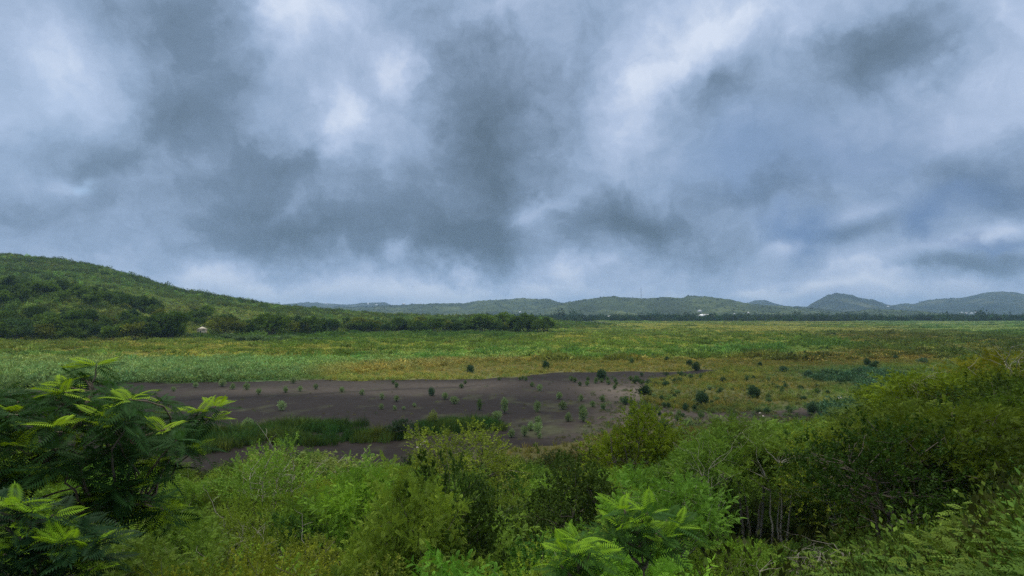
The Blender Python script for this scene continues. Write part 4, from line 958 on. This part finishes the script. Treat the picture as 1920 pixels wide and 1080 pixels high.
# ------------------------------------------------------------------ flamboyant trees: flat rosettes of feathered leaves on forked limbs
FR = [T_frond(.40, 13, .165, .026, d_) for d_ in (.08, .22, .42)]
def flamboyant(name, seed, base, roots, tips, mat, limb_r, young_p=.45, size=1.0, nf=(8, 12), steep=32):
    """roots: limbs as point lists starting at the base; tips: where the rosettes sit"""
    rg = np.random.default_rng(seed); fol = MB(); wood = MB(); lp = []
    for pts, r0 in roots:
        pts = np.array(pts, float); n = 14; t = np.linspace(0, 1, n); k = np.linspace(0, 1, len(pts))
        p = np.c_[np.interp(t, k, pts[:, 0]), np.interp(t, k, pts[:, 1]), np.interp(t, k, pts[:, 2])]
        for _ in range(2): p[1:-1] = (p[:-2] + 2 * p[1:-1] + p[2:]) / 4
        wood.tube(p, r0 * np.linspace(1.0, .38, n), 8); lp.append(p)
    lp = np.concatenate(lp)
    for tip in np.array(tips, float):
        q = np.linalg.norm(lp - tip, axis=1) + np.maximum(lp[:, 2] - tip[2] + .15, 0) * 2
        p0 = lp[np.argmin(q)]
        wood.tube(bend(p0, tip, rg, 7, .14), np.linspace(.026, .010, 7), 5)
        n = int(rg.integers(*nf)); a = np.arange(n) * 2.4 + rg.uniform(0, 6) + rg.normal(0, .35, n); age = np.linspace(0, 1, n)       # inner leaves are the youngest
        el_ = R(steep) * (1 - age) - R(14) * age + rg.normal(0, .24, n)
        d = np.c_[np.cos(a) * np.cos(el_), np.sin(a) * np.cos(el_), np.sin(el_)]
        yg = rg.random() < young_p
        lt = np.where(yg & (age < .5), rg.uniform(.84, 1.0, n), np.clip(rg.normal(.38, .16, n), 0, .72))
        sc = size * (.70 + .40 * age) * rg.uniform(.8, 1.15, n); w_ = rg.integers(0, 3, n)
        for t in range(3):
            kk = w_ == t; fol.inst(FR[t], np.repeat(tip[None], kk.sum(), 0) - [0, 0, .02] + d[kk] * .03, frames(d[kk], rg, .28), sc[kk], lt[kk])
    return fol.build(name + '_foliage', [mat]), wood.build(name + '_trunk', [M_limb], True)
def px_tips(rg, poly, n, y0, y1, mind=.34):
    """rosette places inside an outline of the crown"""
    P = np.array(poly, float); out = []
    for _ in range(n * 60):
        if len(out) >= n: break
        a, b = rg.uniform(P[:, 0].min(), P[:, 0].max()), rg.uniform(P[:, 1].min(), P[:, 1].max())
        if not in_poly(np.array([a]), np.array([b]), poly)[0]: continue
        c = np.array(at(a, b, rg.uniform(y0, y1)))
        if all(np.linalg.norm(c - q) > mind for q in out): out.append(c)
    return out
rg = np.random.default_rng(700)
CROWN = [(-160, 720), (-60, 735), (40, 738), (95, 728), (150, 700), (185, 690), (200, 712), (170, 740), (250, 735), (262, 772), (215, 790), (330, 790), (345, 840), (300, 872), (250, 900), (180, 905), (120, 880), (60, 890), (-160, 950)]
bx, by = -9.6, 11.6; bz = float(ground_z(bx, by)); o3 = np.array([bx, by, bz])
tips = px_tips(rg, CROWN, 120, 10.3, 13.8, .27)
tips += [np.array(at(a, b, y_)) for a, b, y_ in [(182, 684, 12.4), (150, 706, 12.6), (205, 730, 12.2), (102, 742, 12.0), (70, 758, 11.6), (250, 745, 12.6), (240, 770, 12.2),
        (405, 762, 12.6), (372, 772, 12.4), (345, 790, 12.2), (320, 772, 12.8), (300, 752, 12.9), (395, 785, 12.7), (272, 790, 11.8), (338, 842, 12.2), (365, 838, 12.5), (300, 885, 12.0), (285, 872, 11.9),
        (150, 890, 11.2), (55, 850, 10.9), (20, 770, 11.0), (35, 752, 11.3)]]
low = px_tips(rg, [(150, 915), (230, 905), (320, 940), (330, 975), (260, 985), (180, 965)], 18, 10.6, 12, .25) 
limbs = [([o3 - (0, 0, .3), o3 + (.3, .05, 1.2), at(-60, 950, 11.3), at(40, 905, 11.2), at(125, 830, 11.8), at(175, 735, 12.3)], .115),
         ([o3 + (.2, 0, .9), at(-120, 900, 11.4), at(-40, 800, 11.2), at(20, 770, 11.2)], .08),
         ([at(-20, 930, 11.3), at(110, 890, 11.4), at(220, 835, 12.0), at(360, 790, 12.5)], .062),
         ([at(-60, 960, 11.3), at(60, 985, 11.1), at(180, 950, 11.2), at(270, 945, 11.5)], .05)]
f, t_ = flamboyant('flamboyant', 701, o3, limbs, tips + low, M_flam, .1, .50, 1.12)
root = empty('flamboyant_tree', tuple(o3)); tag(root, 'large dark flamboyant tree with flat leaf tufts, many of them lime green on top', 'tree')
for nm, me in (('crown', f), ('trunk', t_)):
    o = obj(nm, me, root, -o3); o.color = (.036, .098, .024, 1)
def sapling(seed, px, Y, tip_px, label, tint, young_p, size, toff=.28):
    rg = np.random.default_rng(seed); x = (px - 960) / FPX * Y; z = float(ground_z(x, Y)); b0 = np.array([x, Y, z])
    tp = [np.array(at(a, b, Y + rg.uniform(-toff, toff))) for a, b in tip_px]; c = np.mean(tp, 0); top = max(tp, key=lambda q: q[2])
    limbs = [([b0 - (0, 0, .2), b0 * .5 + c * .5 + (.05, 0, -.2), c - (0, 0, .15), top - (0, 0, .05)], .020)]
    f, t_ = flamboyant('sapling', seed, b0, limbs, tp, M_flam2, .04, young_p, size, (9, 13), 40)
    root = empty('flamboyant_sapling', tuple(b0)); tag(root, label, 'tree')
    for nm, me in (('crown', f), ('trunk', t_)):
        o = obj(nm, me, root, -b0); o.color = (tint[0], tint[1], tint[2], 1)
sapling(711, 1205, 7.6, [(1170, 955), (1215, 962), (1250, 975), (1195, 990), (1240, 1005), (1165, 985), (1268, 985), (1180, 1030), (1222, 1035), (1205, 975), (1150, 1005)],
        'bright green flamboyant sapling with wide feathered leaves, the taller of the two in the thicket', (.048, .125, .022), .75, .74)
sapling(712, 1085, 6.9, [(1085, 1012), (1060, 1030), (1108, 1035), (1080, 1050), (1075, 1075), (1110, 1082), (1050, 1060), (1095, 1060)],
        'smaller lime green flamboyant sapling beside the taller one', (.056, .145, .022), .85, .66)
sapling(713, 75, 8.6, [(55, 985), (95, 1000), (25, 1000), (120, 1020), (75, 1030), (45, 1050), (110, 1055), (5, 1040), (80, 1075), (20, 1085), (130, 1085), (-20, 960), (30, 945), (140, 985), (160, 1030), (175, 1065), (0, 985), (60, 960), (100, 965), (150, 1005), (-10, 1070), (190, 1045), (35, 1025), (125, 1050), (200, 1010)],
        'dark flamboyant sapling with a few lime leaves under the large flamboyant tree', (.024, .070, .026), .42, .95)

# ------------------------------------------------------------------ dead brush
def dead(name, seed, px, Y, wpx, h, n, label, fan=1.0):
    rg = np.random.default_rng(seed); x = (px - 960) / FPX * Y; z = float(ground_z(x, Y)); r = wpx / FPX * Y / 2; b = MB()
    for i in range(n):
        a = rg.uniform(0, 6.28); d = np.array([math.cos(a), math.sin(a), 0]); s0 = np.array([rg.normal(0, .35 * r), rg.normal(0, .35 * r), rg.uniform(0, .25 * h)])
        e = s0 + d * r * rg.uniform(.4, 1.0) * fan; e[2] = h * rg.uniform(.1, 1.05)
        p = bend(s0, e, rg, 8, .35); p[:, 2] += np.sin(np.linspace(0, np.pi, 8)) * h * .25; b.tube(p, np.linspace(.016, .005, 8) * rg.uniform(.6, 1.3), 4)
        for q in range(4):
            j = rg.integers(2, 8); b.tube(bend(p[j], p[j] + rg.normal(0, .3, 3) * [1, 1, .7] * h, rg, 5, .3), np.linspace(.007, .002, 5), 3)
    o = obj(name, b.build(name, [M_dead], True), None, (x, Y, z)); return tag(o, label, 'dead brush')
dead('dead_brush', 801, 1585, 15.5, 210, .95, 90, 'heap of dry grey brushwood lying at the edge of the ferny bank')
dead('dead_brush', 802, 390, 12.6, 250, 1.9, 70, 'grey leafless twiggy shrub low in the thicket near the flamboyant tree', .8)
dead('dead_brush', 803, 700, 11.5, 200, 1.1, 36, 'brown dry twigs among the lowest thicket plants')
dead('dead_brush', 804, 1340, 19, 200, 1.5, 40, 'dry arching branches under the white forked slender tree')
def bare_tree(px, toprow, Y, label, seed, r0=.05):
    rg = np.random.default_rng(seed); x = (px - 960) / FPX * Y; z = float(ground_z(x, Y)); h = EYE + (HOR - toprow) / FPX * Y - z; b = MB()
    p = bend((0, 0, -.2), (rg.normal(0, .2), 0, h * .72), rg, 9, .06); b.tube(p, np.linspace(r0, r0 * .5, 9), 6)
    for i in range(9):
        j = rg.integers(5, 9); a = rg.uniform(0, 6.28); e = p[j] + np.array([math.cos(a) * .28, math.sin(a) * .28, rg.uniform(.15, .32)]) * h * rg.uniform(.5, 1.05)
        q = bend(p[j], e, rg, 7, .2); b.tube(q, np.linspace(r0 * .42, r0 * .12, 7), 4)
        for k in range(3):
            m_ = rg.integers(3, 7); b.tube(bend(q[m_], q[m_] + rg.normal(0, .11, 3) * h, rg, 5, .2), np.linspace(r0 * .16, r0 * .06, 5), 3)
    o = obj('bare_tree', b.build('bare_tree', [M_pale], True), None, (x, Y, z)); tag(o, label, 'tree')
bare_tree(1893, 640, 41, 'leafless pale tree sticking out of the high feathery acacias', 811, .07)
bare_tree(1722, 655, 43, 'thin bare grey branches rising above the flat acacia crown', 812, .04)
bare_tree(1326, 800, 24, 'bare white twigs above the slim forked tree', 813, .016)

# ------------------------------------------------------------------ undergrowth of the slope and ferny cover of the bank (stuff)
def fern_clump(name, seed, n, r, h):
    rg = np.random.default_rng(seed); b = MB(); fr = [T_frond(.13, 6, .050, .018, .3), T_frond(.11, 6, .042, .016, .15)]
    a = rg.uniform(0, 6.28, n); ra = r * np.sqrt(rg.random(n)); P = np.c_[np.cos(a) * ra, np.sin(a) * ra, h * rg.uniform(.25, 1, n) * (1 - .5 * (ra / r) ** 2)]
    d = np.c_[np.cos(a) + rg.normal(0, .7, n), np.sin(a) + rg.normal(0, .7, n), rg.normal(.25, .3, n)]; w_ = rg.integers(0, 2, n)
    lt = np.clip(rg.normal(.5, .2, n), 0, 1); Rm = frames(d, rg, .3); sc = rg.uniform(.7, 1.3, n)
    for t in range(2):
        k = w_ == t; b.inst(fr[t], P[k], Rm[k], sc[k], lt[k])
    for i in range(10): b.tube(bend((0, 0, -.1), P[i], rg, 4, .1), [.012, .010, .008, .005], 3, .05)
    return b.build(name, [M_leaf_i])
TC = [fern_clump('fern_clump', 820 + i, 150, .50, .75) for i in range(5)]
TH = [tuft_dome('slope_herb', 830 + i, 260, .7, .5, T_leaf(.075, .032), up=.4) for i in range(4)]
rg = np.random.default_rng(840)
n = 11000; y = np.sqrt(rg.uniform(5.0 ** 2, 30 ** 2, n)); x = rg.uniform(.1, .92, n) * y; px = 960 + FPX * x / y
k = (px > np.where(y < 12, 1120, np.interp(y, [12, 22, 30], [1330, 1620, 1900]))) & (fbm(x * .6, y * .6, 3, 99) > .33)
x, y = x[k], y[k]; n = len(x); pt = fbm(x * .5, y * .5, 3, 101)[:, None]
ti = np.array([[.072, .150, .026]]) * (1 - pt) + np.array([[.130, .200, .028]]) * pt
TC += [tuft_dome('bank_herb', 835 + i, 340, .75, .5, T_leaf(.065, .034), up=.3) for i in range(4)]
scatter('ferny_cover', np.c_[x, y, ground_z(x, y)], rg.uniform(0, 6.28, n), np.exp(rg.normal(0, .25, n)) * (.55 + .7 * pt[:, 0]), rg.integers(0, 9, n), jit_tint(ti, rg, .2, .1), TC, 'ferny light green plants carpeting the bank', tilt=rg.normal(0, .15, (n, 2)))
n = 18000; y = np.sqrt(rg.uniform(7 ** 2, 66 ** 2, n)); x = rg.uniform(-.86, .92, n) * y; z = ground_z(x, y)
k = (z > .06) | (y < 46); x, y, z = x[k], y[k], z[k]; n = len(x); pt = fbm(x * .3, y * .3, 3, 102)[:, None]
ti = np.array([[.030, .054, .012]]) * (1 - pt) + np.array([[.064, .076, .020]]) * pt  # dark tint paints the shade of the hollows under the shrubs
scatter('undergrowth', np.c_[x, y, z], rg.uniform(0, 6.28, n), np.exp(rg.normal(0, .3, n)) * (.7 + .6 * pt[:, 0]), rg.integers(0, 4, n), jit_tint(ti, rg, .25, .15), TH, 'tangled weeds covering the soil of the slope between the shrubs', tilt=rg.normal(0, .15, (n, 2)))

# ------------------------------------------------------------------ stones, pale sand patches
M_stone = noise_mat('pale_stone', [(0.3, (.34, .29, .26)), (0.7, (.55, .50, .46))], 3, bump=.03)
def stone_mesh(seed, n=1):
    rg = np.random.default_rng(seed); b = MB()
    for i in range(n):
        th, ph = np.meshgrid(np.linspace(0, np.pi, 7), np.linspace(0, 2 * np.pi, 10)[:-1]); d = np.stack([np.sin(th) * np.cos(ph), np.sin(th) * np.sin(ph), np.cos(th)], -1).reshape(-1, 3)
        V = d * (1 + .28 * np.sin(d @ rg.normal(0, 2.2, 3) + seed)[:, None]) * [1, .7, .42] + [0, 0, .18]
        Fq = [(j * 7 + i_, j * 7 + i_ + 1, ((j + 1) % 9) * 7 + i_ + 1, ((j + 1) % 9) * 7 + i_) for j in range(9) for i_ in range(6)]
        b.add(V, Fq)
    return b.build('stone', [M_stone], True)
for i, (px, row, wpx, lab) in enumerate([(797, 831, 12, 'long pale stone on the near corner of the mud'), (790, 835, 10, 'flat pale stone touching the long one on the near mud'), (783, 840, 6, 'small pale stone below the long one on the near mud'),
        (1425, 776, 8, 'pinkish stone lying between soil and thicket'), (1431, 781, 6, 'small pinkish stone next to the other pinkish one'), (1577, 750, 15, 'white stone shining among the bluish reeds'), (1563, 752, 8, 'small white stone beside the bigger white one in the reeds'),
        (1068, 710, 5, 'tiny pale stone on the far arm of the mud')]):
    x, y = gp(px, row); o = obj('stone', stone_mesh(850 + i), None, (x, y, .02)); s_ = wpx / FPX * y / 2; o.scale = (s_, s_, s_); o.rotation_euler = (0, 0, .4 * i); tag(o, lab, 'stone')
M_sand = noise_mat('pale_sand', [(0.3, (.22, .20, .18)), (0.7, (.36, .34, .31))], .8)
def patch_sheet(name, px, row, wpx, hpx, mat, label, z=.02, seed=0):
    x, y = gp(px, row); x0, _ = gp(px - wpx / 2, row); rx = x - x0; _, ya = gp(px, row - hpx / 2); ry = ya - y; rg = np.random.default_rng(seed)
    a = np.linspace(0, 2 * np.pi, 41)[:-1]; k = 1 + .3 * np.sin(3 * a + seed) + rg.normal(0, .06, 40)
    V = np.r_[[[0, 0, 0]], np.c_[np.cos(a) * rx * k, np.sin(a) * ry * k, 0 * a]]
    o = obj(name, mesh(name, V, np.array([(0, i + 1, (i + 1) % 40 + 1) for i in range(40)]), [mat]), None, (x, y, z)); return tag(o, label, kind='structure')
patch_sheet('sand', 45, 669, 46, 6, M_sand, 'pale bare sand patch in the marsh near the tree belt', z=.03, seed=2)
M_field = noise_mat('field_grass', [(0.3, (.13, .21, .045)), (0.7, (.19, .27, .07))], .02)

# ------------------------------------------------------------------ buildings far off, mast
def plain_mat(name, c, rough=.7):
    return noise_mat(name, [(0.3, tuple(v * .88 for v in c)), (0.7, c)], 1.2, rough=rough)
M_white, M_blue, M_roofw, M_roofg, M_roofr, M_dark, M_cream = [plain_mat(n_, c) for n_, c in (('white_wall', (.78, .78, .76)), ('blue_wall', (.10, .30, .62)), ('white_roof', (.80, .82, .84)), ('grey_roof', (.42, .43, .44)), ('red_roof', (.34, .13, .09)), ('dark_glass', (.03, .035, .04)), ('cream', (.62, .56, .44)))]
def house(px, row, wpx, hpx, wall, roof, label, cat='house', z=None, Y=None, deep=.6, roofh=.35, group=None):
    if Y is None: x, Y, z = hit(px, row)
    else: x = (px - 960) / FPX * Y
    wd = wpx / FPX * Y; ht = hpx / FPX * Y; dp = wd * deep; hw = ht * (1 - roofh)
    root = empty('house', (x, Y, z - .3)); tag(root, label, cat, group)
    b = MB(); b.box(-wd / 2, wd / 2, -dp / 2, dp / 2, -1.5, hw); obj('wall', b.build('wall', [wall]), root)
    e = .06 * wd; V = [(-wd / 2 - e, -dp / 2 - e, hw + .02), (wd / 2 + e, -dp / 2 - e, hw + .02), (wd / 2 + e, dp / 2 + e, hw + .02), (-wd / 2 - e, dp / 2 + e, hw + .02), (-wd * .3, 0, ht), (wd * .3, 0, ht)]
    obj('roof', mesh('roof', V, [np.array([(0, 1, 5, 4), (2, 3, 4, 5), (0, 3, 2, 1)]), np.array([(1, 2, 5), (3, 0, 4)])], [roof]), root)
    nw = max(2, int(wd / 5))
    for i in range(nw):
        cx = -wd / 2 + wd * (i + .5) / nw; b = MB(); b.box(cx - .5, cx + .5, -dp / 2 - .05, -dp / 2 + .02, hw * .38, hw * .78); obj('window', b.build('window', [M_dark]), root)
    b = MB(); cx = wd * .5 / nw * .1; b.box(cx - .45 + wd / nw * .5 * (nw % 2), cx + .45 + wd / nw * .5 * (nw % 2), -dp / 2 - .06, -dp / 2 + .02, 0, hw * .74); obj('door', b.build('door', [M_roofg]), root)
house(1321, 600.5, 25, 12, M_blue, M_roofw, 'long blue hall with a white roof standing above the far trees', 'hall', z=0, Y=1420, roofh=.4)
house(1306, 600.5, 10, 9, M_white, M_roofw, 'small white building beside the long blue hall', 'building', z=0, Y=1410)
house(1337, 600.5, 7, 9, M_blue, M_roofg, 'low blue shed at the other end of the long hall', 'shed', z=0, Y=1430, roofh=.2)
house(1454, 600.5, 12, 10, M_blue, M_roofw, 'pale blue house with a white roof among the far trees', z=0, Y=1420)
house(1486, 600.5, 9, 8, M_cream, M_roofg, 'cream house low among the far trees near the pale blue one', z=0, Y=1430)
house(1091, 601, 9, 7, M_white, M_roofw, 'white house at the end of the plain below the range', z=0, Y=1340)
house(1115, 602, 14, 5, M_cream, M_roofg, 'long grey roofed building at the end of the plain', 'building', z=0, Y=1320)
house(1142, 598, 8, 9, M_cream, M_roofw, 'cream house with a pale gable just above the far tree line', z=0, Y=1450)
for (px, row, wp, hp, lab) in [(1312, 585, 7, 4, 'white roofed house alone on the slope above the blue hall'), (1403, 589, 4, 4, 'tiny white house on the slope past the blue hall'), (1377, 590, 3, 3, 'white speck of a house halfway up the green range'),
        (757, 571.5, 5, 3, 'tiny white house on the faint low hills'), (706, 573, 5, 3, 'pale house below the crest of the faint low hills'), (690, 572, 4, 4, 'white house beside the pale one on the faint low hills'),
        (612, 571, 5, 3, 'house on the crest of the faint low hills'), (975, 587, 5, 3, 'small pale house at the foot of the flat crested range'),
        (1803, 588, 4, 3, 'first white house of the hamlet under the long blue hill'), (1812, 589, 4, 3, 'second white house of the hamlet under the long blue hill'), (1822, 589, 5, 3, 'widest white house of the hamlet under the long blue hill'), (1830, 587.5, 4, 3, 'last white house of the hamlet under the long blue hill'),
        (1888, 596, 4, 3, 'white house at the foot of the blue hill near the picture edge'), (1900, 596, 5, 3, 'pair house next to the white one at the foot of the blue hill'), (1665, 576, 5, 2.5, 'pale house on the saddle beside the steep cone hill')]:
    house(px, row, wp, hp, M_white, M_roofw, lab)
# the small hut with a pyramid roof in the tree belt
x, Y, z = at(379, 622, 352.0); b = MB(); zz = max(float(land_z(x, Y)), 0); top = at(379, 612.5, 352.0)[2]; eav = at(379, 617.5, 352.0)[2]; r = 8.5 / FPX * Y
root = empty('hut', (x, Y, zz)); tag(root, 'little hut with a pale pyramid roof in a gap of the tree belt', 'hut')
b.box(-r * .78, r * .78, -r * .78, r * .78, -.6, eav - zz); obj('wall', b.build('wall', [M_cream]), root)
V = [(-r, -r, eav - zz + .01), (r, -r, eav - zz + .01), (r, r, eav - zz + .01), (-r, r, eav - zz + .01), (0, 0, top - zz)]
obj('roof', mesh('roof', V, [np.array([(0, 1, 4), (1, 2, 4), (2, 3, 4), (3, 0, 4)]), np.array([(3, 2, 1, 0)])], [M_cream]), root)
b = MB(); b.box(-.4, .4, -r * .78 - .05, -r * .78 + .02, 0, (eav - zz) * .8); obj('door', b.build('door', [M_dark]), root)
# radio mast on the range
x, Y, z = hit(1202, 562.5); x2, _, z2 = at(1202, 541, Y)
root = empty('radio_mast', (x, Y, z)); tag(root, 'thin lattice radio mast on the crest of the green range', 'mast'); b = MB(); H_ = z2 - z; q = .9
for a in range(3):
    c, s = math.cos(a * 2.094), math.sin(a * 2.094); b.tube([(q * c, q * s, -4), (q * c, q * s, H_ * .5), (q * .7 * c, q * .7 * s, H_)], .28, 4)
for i in range(14):
    for a in range(3):
        p1 = np.array([q * math.cos(a * 2.094), q * math.sin(a * 2.094), H_ * i / 14]); a2 = (a + 1) * 2.094; p2 = np.array([q * math.cos(a2), q * math.sin(a2), H_ * (i + 1) / 14]); b.tube([p1, p2], .16, 3)
obj('lattice', b.build('lattice', [M_roofg]), root); b = MB(); b.tube([(0, 0, H_ * .9), (0, 0, H_ * 1.12)], .2, 4); obj('antenna', b.build('antenna', [M_roofg]), root)
# pale green field between the far wood and the knoll
fx = [gp(1652, 602.8), gp(1745, 602.8), gp(1752, 599.2), gp(1648, 598.6)]
o = obj('field', mesh('field', [(a, b_, .05) for a, b_ in fx], np.array([(0, 1, 2, 3)]), [M_field])); tag(o, 'bright green mown field among the far trees below the knoll', kind='structure')
